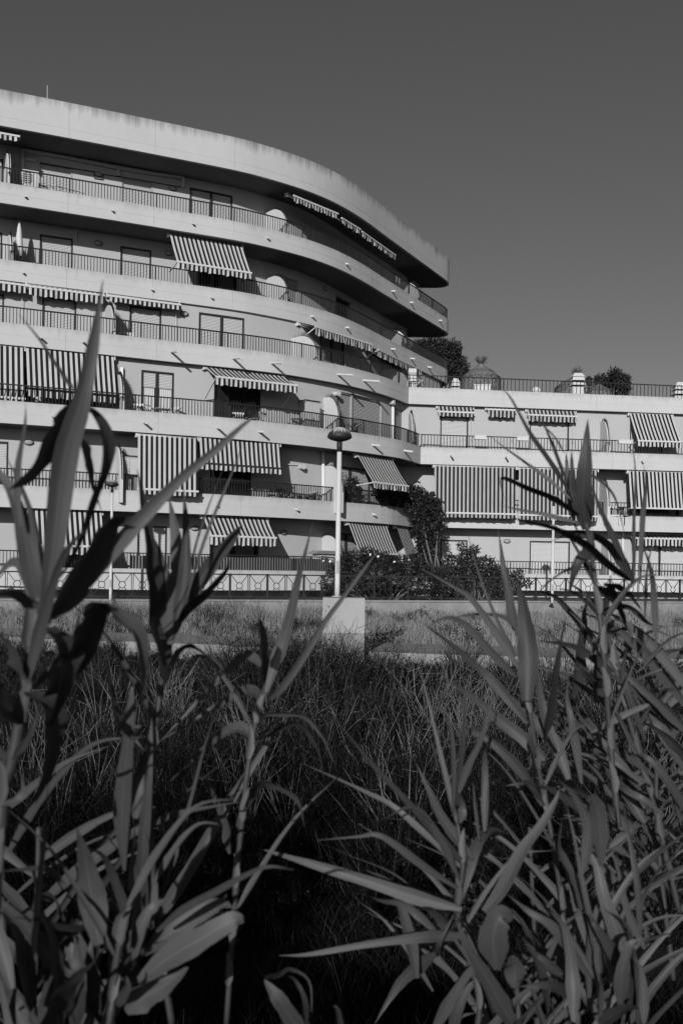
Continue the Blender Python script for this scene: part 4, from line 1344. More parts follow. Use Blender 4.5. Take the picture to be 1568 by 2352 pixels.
def clumps_px(lst, Y, jitter=0.5, seed=3):
    r = random.Random(seed)
    return [(pix(x, y, Y) + Vector((0, r.uniform(-jitter, jitter), 0)), rad / F * Y) for x, y, rad in lst]

def bush(name, label, cat, lst, Y, n, ll, lw, mat, base=None, seed=0, jitter=0.5, stems=6, group=None, up_bias=0.0, z0=0.0):
    root = empty(name); tag(root, label, cat, group)
    cl = clumps_px(lst, Y, jitter, seed)
    leaf_cloud('foliage', cl, n, ll, lw, M[mat], root, seed, up_bias=up_bias)['kind'] = 'stuff'
    mb = MB(); r = random.Random(seed)
    bx = base if base else sum((c[0].x for c in cl)) / len(cl)
    for k in range(stems):
        c = cl[k % len(cl)][0]
        b0 = Vector((bx + (c.x - bx) * 0.35 + r.uniform(-.1, .1), Y + r.uniform(-.15, .15), z0))
        mid = b0.lerp(c, 0.5) + Vector((r.uniform(-.15, .15), r.uniform(-.15, .15), 0.1))
        mb.tube([b0, mid, c], [0.045, 0.03, 0.012], 6)
    mb.build('stems', M['bark'], root)
    return root, cl
hr, hcl = bush('oleander_hedge', 'dense dark oleander hedge behind the fence, right of the lamp post', 'hedge',
     [(768, 1340, 30), (790, 1300, 26), (760, 1365, 22), (820, 1295, 28), (815, 1340, 34), (860, 1290, 26), (860, 1335, 36), (895, 1300, 24), (905, 1340, 34), (940, 1312, 22), (945, 1345, 32), (975, 1345, 26), (840, 1275, 16), (800, 1280, 14), (885, 1280, 12), (982, 1315, 20), (1002, 1335, 26), (960, 1300, 16), (920, 1290, 14), (770, 1312, 16)],
     39.6, 12000, 0.17, 0.035, 'hedge', seed=5, jitter=0.6, up_bias=0.35, stems=12)
r = np.random.default_rng(4)
pt = [pix(x, y, 39.0) for x, y in ((850, 1274), (868, 1278), (771, 1278), (757, 1290), (742, 1288), (905, 1290))]
q = []
for p in pt:
    for k in range(7):
        d = Vector(r.normal(size=3)).normalized() * 0.06; s_ = d.cross(Vector((0.3, -1, 0.2))).normalized() * 0.03
        q.append([tuple(p), tuple(p + d * .5 + s_), tuple(p + d), tuple(p + d * .5 - s_)])
quads_obj('blossoms', np.array(q), M['petal'], hr)
vr = empty('climbing_bougainvillea'); tag(vr, 'dark climbing plant spilling over the corner balcony where the two buildings meet', 'climber')
vcl = []
for x, y, rad in [(862, 1132, 9), (876, 1140, 12), (893, 1134, 14), (905, 1148, 12), (918, 1136, 17), (935, 1150, 14), (945, 1132, 20), (962, 1142, 22), (982, 1150, 20), (1000, 1156, 13), (968, 1168, 22), (988, 1180, 22), (1005, 1198, 13), (968, 1196, 20), (985, 1212, 24), (1006, 1222, 10), (962, 1228, 16), (982, 1240, 20), (970, 1256, 14), (1000, 1246, 9), (990, 1262, 8), (955, 1206, 9), (952, 1285, 14), (976, 1280, 16), (996, 1275, 12), (1012, 1180, 7), (1014, 1212, 6), (940, 1168, 10)]:
    s, _ = C1.hit(x, y)
    q_ = C1.at(s, 0.35, 0)
    vcl.append((pix(x, y, min(q_.y, 45.0)), rad / F * min(q_.y, 45.0)))
leaf_cloud('foliage', vcl, 9000, 0.13, 0.09, M['vine'], vr, 9, shell=0.35)['kind'] = 'stuff'
mb = MB()
b0 = Vector((vcl[-4][0].x - 0.2, 44.2, 0))
for k in (7, 12, 16, 19):
    mb.tube([b0 + Vector((0.06 * k, 0, 0)), b0.lerp(vcl[k][0], .5) + Vector((.1, .1, .2)), vcl[k][0]], [.05, .04, .015], 6)
mb.build('stems', M['bark'], vr)
leaf_cloud('tendrils', clumps_px([(880, 1160, 7), (900, 1163, 6), (935, 1166, 8), (1012, 1160, 6), (1014, 1190, 8), (1008, 1150, 5)], 44.2), 260, 0.1, 0.05, M['vine'], vr, 33)
bush('leafy_shrub', 'loose dark shrub behind the fence in front of the wing', 'shrub',
     [(1020, 1330, 30), (1040, 1300, 26), (1010, 1355, 22), (1072, 1278, 18), (1085, 1262, 10), (1075, 1305, 30), (1110, 1300, 22), (1100, 1335, 32), (1130, 1318, 24), (1150, 1330, 26), (1140, 1352, 24), (1060, 1345, 30), (1185, 1320, 12), (1175, 1345, 20), (1205, 1340, 9), (1062, 1256, 9)],
     43.2, 9500, 0.13, 0.07, 'shrubm', seed=12, jitter=0.5, stems=10)
# potted plants on balconies
def pot_plant(label, c, x, y, off, z, lst, Y, n, ll, lw, seed):
    s, o, n_, t = frame_at(c, x, y, off); o.z = z
    root = empty('potted_plant'); tag(root, label, 'potted plant', 'potted plants on the balconies')
    mb = MB(); mb.lathe(o, [(0, 0.0), (0.14, 0.0), (0.2, 0.34), (0.22, 0.34), (0.22, 0.38), (0.17, 0.38), (0.0, 0.34)], 14); mb.build('pot', M['pot'], root)
    cl = [(Vector((o.x, o.y, z + 0.38 + dz)) + t * dx, rd) for dx, dz, rd in lst]
    leaf_cloud('foliage', cl, n, ll, lw, M['shrubm'], root, seed, shell=0.2)
    mb = MB(); mb.tube([o + up * 0.3, cl[0][0]], [0.03, 0.015], 6); mb.build('stem', M['bark'], root)
pot_plant('bushy potted tree behind the railing just right of the lamp post', w1, 797, 1130, 0.34, f1, [(0, 0.75, 0.3), (0.15, 1.0, 0.26), (-0.15, 1.05, 0.25), (0, 0.4, 0.22), (0.2, 0.6, 0.2)], 0, 700, 0.12, 0.06, 41)
pot_plant('small leafy potted plant under the half-hanging awning', w1, 478, 1120, 0.3, f1, [(0, 0.15, 0.22), (0.2, 0.1, 0.15)], 0, 240, 0.12, 0.05, 42)
pot_plant('spiky potted plant behind the railing above the lamp dome', w2, 789, 965, 0.45, f2, [(0, 0.25, 0.34)], 0, 220, 0.3, 0.03, 43)
pot_plant('leafy potted plant at the end of the top balcony', wU, 960, 690, 1.2, f5, [(0, 0.2, 0.22), (0.1, 0.35, 0.15)], 0, 240, 0.12, 0.06, 44)

for k_, (x_, sd) in enumerate(((652, 61), (667, 62), (682, 63), (697, 64), (716, 65), (728, 66))):
    s, o, n_, t = frame_at(C1, x_, 1150, -0.33); o.z = f1
    root = empty('potted_plant'); tag(root, 'small potted plant left of the lamp post, %s from the left in its row' % ('first', 'second', 'third', 'fourth', 'fifth', 'sixth')[k_], 'potted plant', 'row of small potted plants')
    mb = MB(); mb.lathe(o, [(0, 0.0), (0.08, 0.0), (0.11, 0.2), (0.12, 0.2), (0.12, 0.23), (0.0, 0.2)], 12); mb.build('pot', M['pot'], root)
    leaf_cloud('foliage', [(o + up * 0.42, 0.17), (o + up * 0.6 + t * 0.05, 0.1)], 150, 0.09, 0.045, M['shrubm'], root, sd, shell=0.15)
def tree(label, lst, Y, n, trunk_x, seed, ll=0.35, lw=0.09):
    root = empty('pine_tree'); tag(root, label, 'tree', 'trees behind the buildings')
    cl = clumps_px(lst, Y, 0.9, seed)
    leaf_cloud('crown', cl, n, ll, lw, M['pine'], root, seed, shell=0.3)['kind'] = 'stuff'
    b0 = pix(trunk_x, 1300, Y); b0.z = 0
    top = sum((c[0] for c in cl), Vector()) / len(cl)
    mb = MB(); mb.tube([b0, b0.lerp(top, 0.55) + Vector((0.2, 0, 0)), top], [0.28, 0.2, 0.08], 8)
    for c, _ in cl[:7]: mb.tube([b0.lerp(top, 0.7), (b0.lerp(top, 0.75) + c) / 2 + Vector((0, 0, -.1)), c], [0.1, 0.06, 0.03], 6)
    mb.build('trunk', M['bark'], root)
tree('dark pine tree showing between the curved block and the big thatched parasol', [(960, 805, 16), (978, 795, 16), (998, 790, 15), (1012, 800, 20), (1035, 808, 20), (1050, 828, 18), (1020, 830, 26), (990, 825, 24), (1062, 842, 12), (1045, 855, 24), (1010, 860, 26), (975, 850, 20)], 74, 9000, 1010, 21)
tree('round dark tree beyond the terrace, right of the large chimney', [(1385, 875, 17), (1405, 870, 16), (1420, 882, 16), (1400, 890, 22), (1378, 892, 14), (1425, 898, 12), (1395, 905, 18)], 66, 5000, 1400, 22, 0.28, 0.08)

# ------------------------------------------------------------------ grasses: nobody could count these
def blades(name, X, Y, h, w, lean, mat, seed, label, z=None, cat='grass', twist=True):
    r = np.random.default_rng(seed)
    n = len(X)
    Z = ground_z(X, Y) if z is None else z
    P = np.c_[X, Y, Z - 0.02]
    a = r.random(n) * 2 * math.pi
    d = np.c_[np.cos(a) * lean, np.sin(a) * lean, np.ones(n)]
    b = r.normal(0, 0.5, n) + (0 if twist else 0)
    s = np.c_[np.cos(b), np.sin(b), np.zeros(n)] * (w / 2)[:, None]
    mid = P + d * (h * 0.55)[:, None]
    tip = P + d * h[:, None] * np.array([1.5, 1.5, 0.93])
    q1 = np.stack([P - s, P + s, mid + s * .8, mid - s * .8], 1)
    q2 = np.stack([mid - s * .8, mid + s * .8, tip + s * 0.15, tip - s * 0.15], 1)
    rv = r.random(n)
    uv = np.zeros((2 * n, 4, 2), np.float32); uv[:, :, 0] = np.r_[rv, rv][:, None]
    o = quads_obj(name, np.vstack([q1, q2]), M[mat], None, uv)
    return tag(o, label, cat, kind='stuff')
r = np.random.default_rng(77)
def patchy(X, Y, sc=1.0, ph=0.0):
    return 0.5 + 0.25 * (np.sin(X * 0.9 * sc + ph) * np.sin(Y * 1.1 * sc + ph * 2) + np.sin(X * 2.3 * sc + 1.3 + ph) * np.sin(Y * 1.9 * sc))
# sunlit dry grass between path and fence wall
N = 46000
X = r.uniform(-13, 15, N); k = r.random(N)
yb = path_back(X) + 0.1; yf = F0.y + (X - F0.x) * math.tan(R(19.2)) - 0.35
Y = yb + (yf - yb) * k
keep = (r.random(N) < np.clip(patchy(X, Y) * 1.6, 0.15, 1)) & (Y > yb)
X, Y = X[keep], Y[keep]
blades('dry_grass', X, Y, np.where((X < 0) & (Y > path_back(X) + 5), 1.5, 1.0) * r.uniform(0.18, 0.5, len(X)) * (0.6 + 0.8 * patchy(X, Y, .7, 2)), r.uniform(0.008, 0.02, len(X)), r.uniform(0, 0.45, len(X)), 'dry', 5, 'pale dry grass growing between the path and the fence wall')
# dark grass on the channel bank
N = 90000
Y = 8.0 + 13.0 * r.random(N) ** 0.8; X = r.uniform(-1, 1, N) * (Y * 0.40 + 1.2)
keep = (Y < path_front(X) - 0.1) & (r.random(N) < np.clip(patchy(X, Y, 1.3) * 3.2 - 1.1, 0.03, 1))
X, Y = X[keep], Y[keep]
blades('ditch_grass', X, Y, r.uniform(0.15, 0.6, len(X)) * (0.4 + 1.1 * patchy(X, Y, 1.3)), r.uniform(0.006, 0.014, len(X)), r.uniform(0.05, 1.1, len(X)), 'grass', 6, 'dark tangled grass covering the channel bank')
N = 14000
Y = r.uniform(3.5, 9.0, N); X = r.uniform(-1, 1, N) * (Y * 0.40 + 1.2)
blades('ditch_grass', X, Y, r.uniform(0.2, 0.6, N), r.uniform(0.006, 0.013, N), r.uniform(0.05, 0.7, N), 'grass', 16, 'dark grass at the foot of the reeds')
# taller grass leaning over the edge of the path
N = 26000
X = r.uniform(-11, 11, N); Y = path_front(X) - r.random(N) ** 1.5 * 2.2 + 0.02
keep = (r.random(N) < np.clip(patchy(X, Y, 1.6, 4) * 1.5 - 0.25, 0.05, 1)) & ~((np.abs(X - 0.05) < 0.42) & (Y > 19.9))
X, Y = X[keep], Y[keep]
blades('edge_grass', X, Y, r.uniform(0.2, 0.55, len(X)) * (0.4 + 0.9 * patchy(X, Y, 1.1, 1)), r.uniform(0.006, 0.013, len(X)), r.uniform(0.05, 0.6, len(X)), 'weed', 26, 'tall dry grass leaning over the edge of the concrete path')
# twiggy weeds and small-leaved scrub
def scrub(name, spots, label, mat_t, mat_l, seed, hs=1.0, nt=46, nl=70, tw=0.009):
    r = np.random.default_rng(seed)
    Q, U, QL = [], [], []
    for x, y, h in spots:
        z = float(ground_z(x, y)); h = h * hs
        base = np.array([x, y, z])
        a = r.random(nt) * 2 * math.pi; el = r.uniform(0.15, 0.9, nt)
        st = base + np.c_[r.normal(0, .06, nt), r.normal(0, .06, nt), np.zeros(nt)]
        dirn = np.c_[np.cos(a) * el, np.sin(a) * el, np.ones(nt)]
        m1 = st + dirn * (h * r.uniform(.3, .6, nt))[:, None]
        e1 = m1 + (dirn * np.array([.8, .8, 1]) + r.normal(0, .25, (nt, 3))) * (h * r.uniform(.25, .5, nt))[:, None]
        # side twigs
        sd = r.normal(0, 1, (nt, 3)); sd[:, 2] = np.abs(sd[:, 2]) * .7
        k0 = m1 + (e1 - m1) * r.random((nt, 1)); k1 = k0 + sd * (h * .16)
        for A, B, w0, w1 in ((st, m1, tw, tw * .8), (m1, e1, tw * .8, tw * .3), (k0, k1, tw * .6, tw * .25)):
            s = np.c_[np.ones(nt), r.normal(0, .4, nt), r.normal(0, .3, nt)]
            dd = B - A
            s = s - dd * (np.sum(s * dd, 1) / np.maximum(1e-6, np.sum(dd * dd, 1)))[:, None]
            s /= np.linalg.norm(s, axis=1)[:, None]
            Q.append(np.stack([A - s * w0 / 2, A + s * w0 / 2, B + s * w1 / 2, B - s * w1 / 2], 1))
        ii = r.integers(0, nt, nl)
        P = m1[ii] + (e1[ii] - m1[ii]) * r.random((nl, 1)) + r.normal(0, .05 * h, (nl, 3))
        t = r.normal(0, 1, (nl, 3)); t /= np.linalg.norm(t, axis=1)[:, None]
        s = np.cross(t, r.normal(0, 1, (nl, 3))); s /= np.linalg.norm(s, axis=1)[:, None]
        L = .035 * (0.5 + r.random((nl, 1)))
        QL.append(np.stack([P, P + t * L * .5 + s * L * .35, P + t * L, P + t * L * .5 - s * L * .35], 1))
    root = empty(name); tag(root, label, 'weeds', kind='stuff')
    quads_obj('twigs', np.vstack(Q), M[mat_t], root)['kind'] = 'stuff'
    quads_obj('leaves', np.vstack(QL), M[mat_l], root)['kind'] = 'stuff'
sp = []
rr_ = random.Random(5)
for k in range(420):
    Y = rr_.uniform(11.5, 20.6); X = rr_.uniform(-1, 1) * (Y * .38 + .6)
    if Y > path_front(X) - 0.15: continue
    if abs(X) < 0.9 and Y > 19.3: continue
    sp.append((X, Y, rr_.uniform(.3, 1.15) * (1.15 if Y < 18 else .75)))
for k in range(90):
    X = rr_.uniform(-9, 9); Y = float(path_front(X)) - rr_.uniform(.15, 1.6)
    if abs(X - .05) < .45 and Y > 19.8: continue
    sp.append((X, Y, rr_.uniform(.35, .85)))
for k in range(40): sp.append((rr_.uniform(-2.1, .22), rr_.uniform(18.0, 19.8), rr_.uniform(.9, 1.85)))
for k in range(8): sp.append((rr_.uniform(.2, .9), rr_.uniform(18.4, 19.4), rr_.uniform(.7, 1.3)))
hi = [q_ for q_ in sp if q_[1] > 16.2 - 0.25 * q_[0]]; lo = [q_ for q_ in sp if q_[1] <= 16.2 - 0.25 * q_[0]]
scrub('channel_weeds', hi, 'tangle of dry twiggy weeds at the top of the channel bank, below the lamp', 'weed', 'weed', 8, nt=60, nl=110, tw=0.011)
scrub('shade_toned_weeds', lo, 'green weeds lower down the channel bank, shade put into their dark colour', 'low', 'low', 18, nt=60, nl=110, tw=0.011)
sp = []
for k in range(120):
    X = rr_.uniform(-11, 12) if k % 2 else rr_.uniform(-11, 0); yb = float(path_back(X)); yf = F0.y + (X - F0.x) * math.tan(R(19.2))
    Y = yb + (yf - yb) * rr_.uniform(.05, .95)
    sp.append((X, Y, rr_.uniform(.3, .62) * (1.5 if X < 0 and k % 3 == 0 else 1)))
scrub('verge_weeds', sp, 'low dark weeds dotted through the dry grass by the fence wall', 'weed', 'weed', 9, nt=34, nl=60)
M['twig'] = foliage('pale_twig', 0.085, 0.4, 0.8, 0.0)
sp = [(rr_.uniform(-6, 6), 12.5 + 7 * rr_.random() ** .45, rr_.uniform(.7, 1.5)) for k in range(95)] + [(-0.35, 19.4, .9), (0.2, 19.2, .7), (-0.6, 19.0, 1.0), (-0.9, 19.6, .8), (0.75, 13.5, 1.5), (0.9, 13.8, 1.4)]
scrub('bare_weeds', sp, 'pale bare branching weeds standing out of the dark bank', 'twig', 'weed', 10, nt=12, nl=8, tw=0.014)

cl = []
for k in range(70):
    Y = rr_.uniform(11, 18.5); X = rr_.uniform(-1, 1) * (Y * .36 + .4)
    if Y > float(path_front(X)) - 1.2: continue
    h = rr_.uniform(.15, .42)
    cl.append((Vector((X, Y, float(ground_z(X, Y)) + h * .8)), h))
o = leaf_cloud('bank_scrub', cl, 26000, 0.06, 0.035, M['hedge'], None, 61, shell=0.2)
tag(o, 'low dark leafy scrub hugging the channel bank', 'scrub', kind='stuff')

# dark weed clumps breaking up the dry verge, most of them left of the lamp
cl = []
for k in range(64):
    X = rr_.uniform(-12, -0.3) if k < 46 else rr_.uniform(0.8, 12)
    yb = float(path_back(X)); yf = F0.y + (X - F0.x) * math.tan(R(19.2)) - .3
    Y = yb + (yf - yb) * (rr_.uniform(.75, 1) if k % 2 else rr_.uniform(0, .5))
    h = rr_.uniform(.1, .34)
    for j in range(3): cl.append((Vector((X + rr_.uniform(-.35, .35), Y + rr_.uniform(-.2, .2), float(ground_z(X, Y)) + h * rr_.uniform(.5, 1.1))), h * rr_.uniform(.5, 1)))
o = leaf_cloud('verge_scrub', cl, 15000, 0.07, 0.03, M['hedge'], None, 64, shell=0.1, up_bias=.5)
tag(o, 'dark weed clumps scattered through the dry verge below the fence wall', 'scrub', kind='stuff')

# ------------------------------------------------------------------ giant reeds in front
CR = dict(A=(0, 600), B=(0, 1100), C=(0, 1600), D=(0, 1752), E=(500, 1752), F=(500, 1200), G=(968, 900), H=(968, 1300), I=(968, 1752), P=None)
def px(cr, pts):
    if cr == 'P': return [(float(a), float(b)) for a, b in pts]
    o = CR[cr]
    return [(o[0] + a / 2.6133, o[1] + b / 2.6133) for a, b in pts]
def catmull(P, n):
    P = [Vector(p) for p in P]
    if len(P) == 2: return [P[0].lerp(P[1], i / n) for i in range(n + 1)]
    Q = [P[0] * 2 - P[1]] + P + [P[-1] * 2 - P[-2]]
    out = []
    m = len(P) - 1
    for k in range(n + 1):
        g = k / n * m; i = min(int(g), m - 1); t = g - i
        p0, p1, p2, p3 = Q[i:i + 4]
        out.append(0.5 * ((2 * p1) + (p2 - p0) * t + (2 * p0 - 5 * p1 + 4 * p2 - p3) * t * t + (3 * p1 - p0 - 3 * p2 + p3) * t ** 3))
    return out
leaf_id = [0]
VIEW = Vector((0, 1, 0))
def leaf_mesh(pts3, width, tilt=0.0, fold=0.22, tw=0.0, blunt=False, base_w=0.55, n=22):
    """a keeled ribbon: pts3 from base to tip"""
    P = catmull(pts3, n)
    mb = MB(); mb.smooth = True
    leaf_id[0] += 1
    uo = leaf_id[0] * 3.0
    rows, L = [], 0.0
    for i, p in enumerate(P):
        t = (P[min(i + 1, n)] - P[max(i - 1, 0)]).normalized()
        k = i / n
        if i: L += (p - P[i - 1]).length
        toward = (Vector((0, 0, EYE)) - p); toward.x *= 0.6; toward.normalize()
        s = t.cross(toward)
        if s.length < 1e-4: s = t.cross(Vector((1, 0, 0)))
        s.normalize(); nrm = s.cross(t).normalized()
        a = tilt + tw * (k - 0.5)
        s2 = s * math.cos(a) + nrm * math.sin(a)
        n2 = s2.cross(t).normalized()
        wd = min(1.0, base_w * .5 + (1 - base_w * .5) * k / 0.2) * ((1 - k ** 1.35) ** 0.95 if not blunt else (1 - k ** 3.2) ** 0.85)
        wv = 1 + 0.06 * math.sin(k * 17 + uo) + 0.03 * math.sin(k * 43 + uo)
        h = max(width * wd * wv * 0.5, 0.0006)
        ed1, ed2 = .07 * math.sin(k * 21 + uo), .07 * math.sin(k * 17 + uo * 1.7)
        rows.append(([p - s2 * h + n2 * h * (fold + ed1), p - s2 * h * .5 + n2 * h * fold * .4, p, p + s2 * h * .5 + n2 * h * fold * .4, p + s2 * h + n2 * h * (fold + ed2)], L))
    for (a, la), (b, lb) in zip(rows[:-1], rows[1:]):
        for j in range(4):
            mb.face([a[j], a[j + 1], b[j + 1], b[j]], [(uo + j / 4, la), (uo + (j + 1) / 4, la), (uo + (j + 1) / 4, lb), (uo + j / 4, lb)])
    return mb
def stalk_mesh(pts3, r0, r1, node=0.16):
    P = catmull(pts3, 40)
    mb = MB(); mb.smooth = True
    rad, L = [], 0
    for i, p in enumerate(P):
        if i: L += (p - P[i - 1]).length
        k = i / 40
        rr = r0 + (r1 - r0) * k
        ph = (L % node) / node
        rad.append(rr * (1 + 0.28 * math.exp(-((ph - .5) / .07) ** 2)))
    mb.tube(P, rad, 10)
    return mb
def reed(label, Y, stalk=None, leaves=(), r0=0.011, seed=1, drift=0.25):
    rd = random.Random(seed)
    root = empty('giant_reed'); tag(root, label, 'reed', 'giant reeds in the foreground')
    if stalk:
        cr, pts = stalk
        P = [pix(x, y, Y + rd.uniform(-.02, .02)) for x, y in px(cr, pts)]
        r0 *= .85
        stalk_mesh(P, r0, r0 * 0.75).build('stalk', M['stalk'], root, weld=True)
        S = catmull(P, 40); L = 0; nxt = 0.1; side = 1
        for i in range(1, 36):
            L += (S[i] - S[i - 1]).length
            if L < nxt: continue
            nxt = L + rd.uniform(.1, .19); side = -side
            t = (S[i + 1] - S[i]).normalized()
            sh = r0 * rd.uniform(2.4, 3.0)
            # papery sheath hugging the stalk, then the blade bending away from it
            o_ = Vector((side * r0 * .4, -r0 * 1.25, 0))
            leaf_mesh([S[i] + o_, S[i] + t * .05 + o_, S[i] + t * .1 + o_ + Vector((side * .008, 0, 0))], sh, side * .4, .5, 0, True, .9, n=6).build('sheath', M['stalk'], root)
            if rd.random() < .45: continue
            Lb = rd.uniform(.22, .42); d = Vector((side * rd.uniform(.35, 1), rd.uniform(-.5, .5), 0)).normalized()
            a_ = S[i] + t * .09 + o_
            dr = rd.uniform(0, .8) ** 2
            leaf_mesh([a_, a_ + d * Lb * .2 + Vector((0, 0, Lb * .34)), a_ + d * Lb * .45 + Vector((0, 0, Lb * (.7 - dr * .25))), a_ + d * Lb * .75 + Vector((0, 0, Lb * (1.0 - dr * 1.1)))], rd.uniform(.016, .03), rd.uniform(-.9, .9), .25, rd.uniform(-.8, .8)).build('leaf', M['reed'], root)
    for lf in leaves:
        cr, w, pts = lf[:3]
        kw = lf[3] if len(lf) > 3 else {}
        pts = px(cr, pts)
        dY = kw.get('dy', rd.uniform(-drift, drift)); y0 = Y + kw.get('y0', rd.uniform(-.06, .06))
        m = len(pts) - 1
        bow = rd.uniform(-.08, .08)
        P = [pix(x, y, y0 + dY * (k / m) + bow * math.sin(math.pi * k / m)) for k, (x, y) in enumerate(pts)]
        tilt = kw.get('tilt', rd.uniform(-.6, .6))
        if abs(tilt) >= .6:      # blades that stand edge-on to the sun
            i_ = m // 2
            t_ = (P[i_ + 1] - P[i_]).normalized() if m > i_ else (P[1] - P[0]).normalized()
            s_ = t_.cross(Vector((0, -1, 0))).normalized(); n_ = s_.cross(t_).normalized()
            best = min((abs((((s_ * math.cos(q_) + n_ * math.sin(q_)).cross(t_)).normalized()).dot(SUNV)), q_) for q_ in (-1.2, 1.2))
            tilt = best[1]
            kw = dict(kw, tw=0.2 * rd.uniform(-1, 1))
        wd = 1.26 * w / F * Y / max(.45, math.cos(tilt))
        leaf_mesh(P, wd, tilt, kw.get('fold', rd.uniform(.12, .35)), kw.get('tw', rd.uniform(-.7, .7)), kw.get('blunt', False), kw.get('bw', .6)).build('leaf', M['reed'], root, weld=True)
    return root
DK = dict(tilt=1.0)
def fill(seed, n, x0, x1, y0, y1, spread, ln, w0, w1):
    q_ = random.Random(seed); out = []
    for k in range(n):
        bx_, by_ = q_.uniform(x0, x1), q_.uniform(y0, y1)
        an = q_.gauss(0, spread); L_ = q_.uniform(*ln)
        dx, dy = math.sin(an), -math.cos(an)
        sag = q_.uniform(0, .22) * (1 if dx > 0 else -1)
        out.append(('P', q_.uniform(w0, w1), [(bx_, by_), (bx_ + dx * L_ * .35, by_ + dy * L_ * .38), (bx_ + (dx + sag * .4) * L_ * .7, by_ + dy * L_ * .72), (bx_ + (dx + sag) * L_, by_ + (dy + abs(sag) * .8) * L_)],
                    dict(tilt=q_.choice((1.0, .2, -.2, .8, 0.1)), y0=q_.uniform(-.15, .7))))
    return out
SUNV = sv.normalized()
reed('tallest near reed at the left edge, its leaf tip crossing the striped awnings', 2.05,
     ('P', [(-40, 2352), (6, 1849), (30, 1745), (60, 1580), (75, 1470), (92, 1368)]), [
     ('P', 50, [(105, 1400), (126, 1234), (149, 1051), (180, 944), (199, 868), (214, 791), (226, 715), (237, 642)], dict(tilt=-.3, fold=.3, bw=.7)),
     ('P', 45, [(165, 925), (130, 990), (75, 1080), (20, 1125)], DK),
     ('P', 15, [(45, 1210), (42, 1080), (58, 980), (60, 925)]),
     ('P', 15, [(175, 895), (134, 837), (92, 776), (38, 715)], DK),
     ('P', 24, [(200, 935), (227, 965), (245, 1013), (238, 1080), (214, 1143), (184, 1240), (145, 1314), (119, 1345)], dict(tilt=.7, tw=-1.0)),
     ('P', 20, [(186, 1010), (200, 1060), (210, 1110), (235, 1180)], DK),
     ('P', 44, [(88, 1395), (68, 1290), (50, 1195), (15, 1105), (-40, 1050)], dict(tilt=-.2)),
     ('P', 42, [(103, 1380), (100, 1270), (82, 1190), (55, 1120), (10, 1040)], dict(tilt=.8)),
     ('P', 36, [(105, 1430), (180, 1352), (268, 1253), (337, 1176), (421, 1094), (497, 1032), (555, 979), (592, 952)], dict(tilt=-.25, tw=.3)),
     ('P', 42, [(115, 1420), (160, 1345), (214, 1253), (252, 1195), (290, 1185)], dict(tilt=.95, blunt=True)),
     ('P', 28, [(90, 1400), (40, 1290), (-20, 1340)]),
     ('P', 32, [(103, 1429), (69, 1387), (31, 1364), (-20, 1370)], dict(tilt=.2)),
     ('P', 46, [(105, 1600), (165, 1513), (203, 1429), (226, 1390), (250, 1385)], dict(tilt=.9, blunt=True)),
     ('P', 34, [(250, 1388), (291, 1437), (318, 1475), (325, 1560), (322, 1620)], dict(tilt=.8)),
     ('P', 24, [(80, 1580), (142, 1513), (172, 1463), (186, 1395)], dict(tilt=.5)),
     ('P', 40, [(60, 1560), (20, 1480), (-30, 1430)], dict(tilt=.9)),
     ('P', 46, [(70, 1590), (120, 1640), (110, 1760), (80, 1850)], dict(tilt=1.0)),
     ('P', 15, [(30, 1745), (68, 1690), (92, 1620)]),
     ('P', 16, [(8, 1850), (50, 1830), (52, 1780)]),
     ('P', 40, [(40, 1640), (-10, 1600), (-40, 1500)], dict(tilt=1.0)),
     ('P', 34, [(30, 1745), (-20, 1690), (-50, 1600)], dict(tilt=1.0)),
     ('P', 44, [(110, 1440), (145, 1500), (135, 1600), (100, 1700)], dict(tilt=1.1)),
     ], 0.016, 1)
reed('broad-leaved reed left of centre in front of the fence', 2.55,
     ('P', [(395, 2352), (365, 2150), (345, 1900), (350, 1750), (372, 1560)]), [
     ('P', 42, [(377, 1532), (352, 1440), (345, 1340), (338, 1250), (325, 1150), (315, 1075)], dict(tilt=.6)),
     ('P', 42, [(392, 1480), (412, 1370), (408, 1270), (398, 1190), (388, 1140)], dict(tilt=.35)),
     ('P', 32, [(405, 1440), (424, 1330), (428, 1220), (421, 1112)], dict(tilt=.1)),
     ('P', 40, [(390, 1470), (388, 1370), (368, 1280), (345, 1220)], dict(tilt=.4)),
     ('P', 30, [(398, 1450), (430, 1375), (490, 1290), (530, 1240), (556, 1205)], dict(tilt=-.2, blunt=True)),
     ('P', 22, [(402, 1440), (432, 1390), (478, 1350), (515, 1310), (528, 1285)], dict(tilt=.8)),
     ('P', 8, [(430, 1370), (470, 1240), (509, 1143), (543, 1060), (560, 1010)]),
     ('P', 6, [(428, 1360), (450, 1250), (480, 1160), (510, 1082)]),
     ('P', 15, [(383, 1540), (405, 1502), (436, 1483), (475, 1505), (504, 1545)], dict(tilt=1.0)),
     ('P', 17, [(290, 1720), (268, 1640), (252, 1560), (245, 1490)], dict(tilt=1.0)),
     ('P', 28, [(342, 2143), (325, 2040), (329, 1944), (341, 1791), (345, 1677), (340, 1525)], dict(tilt=-.15, bw=.4, tw=.2)),
     ('P', 35, [(286, 2000), (280, 1880), (290, 1753), (297, 1677), (302, 1600), (303, 1570)], dict(tilt=.1, bw=.35)),
     ('P', 30, [(312, 1880), (318, 1800), (338, 1730), (344, 1690)], dict(tilt=-.2)),
     ('P', 10, [(340, 1672), (300, 1672), (272, 1674)]), ('P', 9, [(272, 1675), (305, 1695), (332, 1725)]),
     ('P', 30, [(372, 1560), (378, 1500), (398, 1420), (385, 1350)], dict(tilt=.9)),
     ], 0.011, 2)
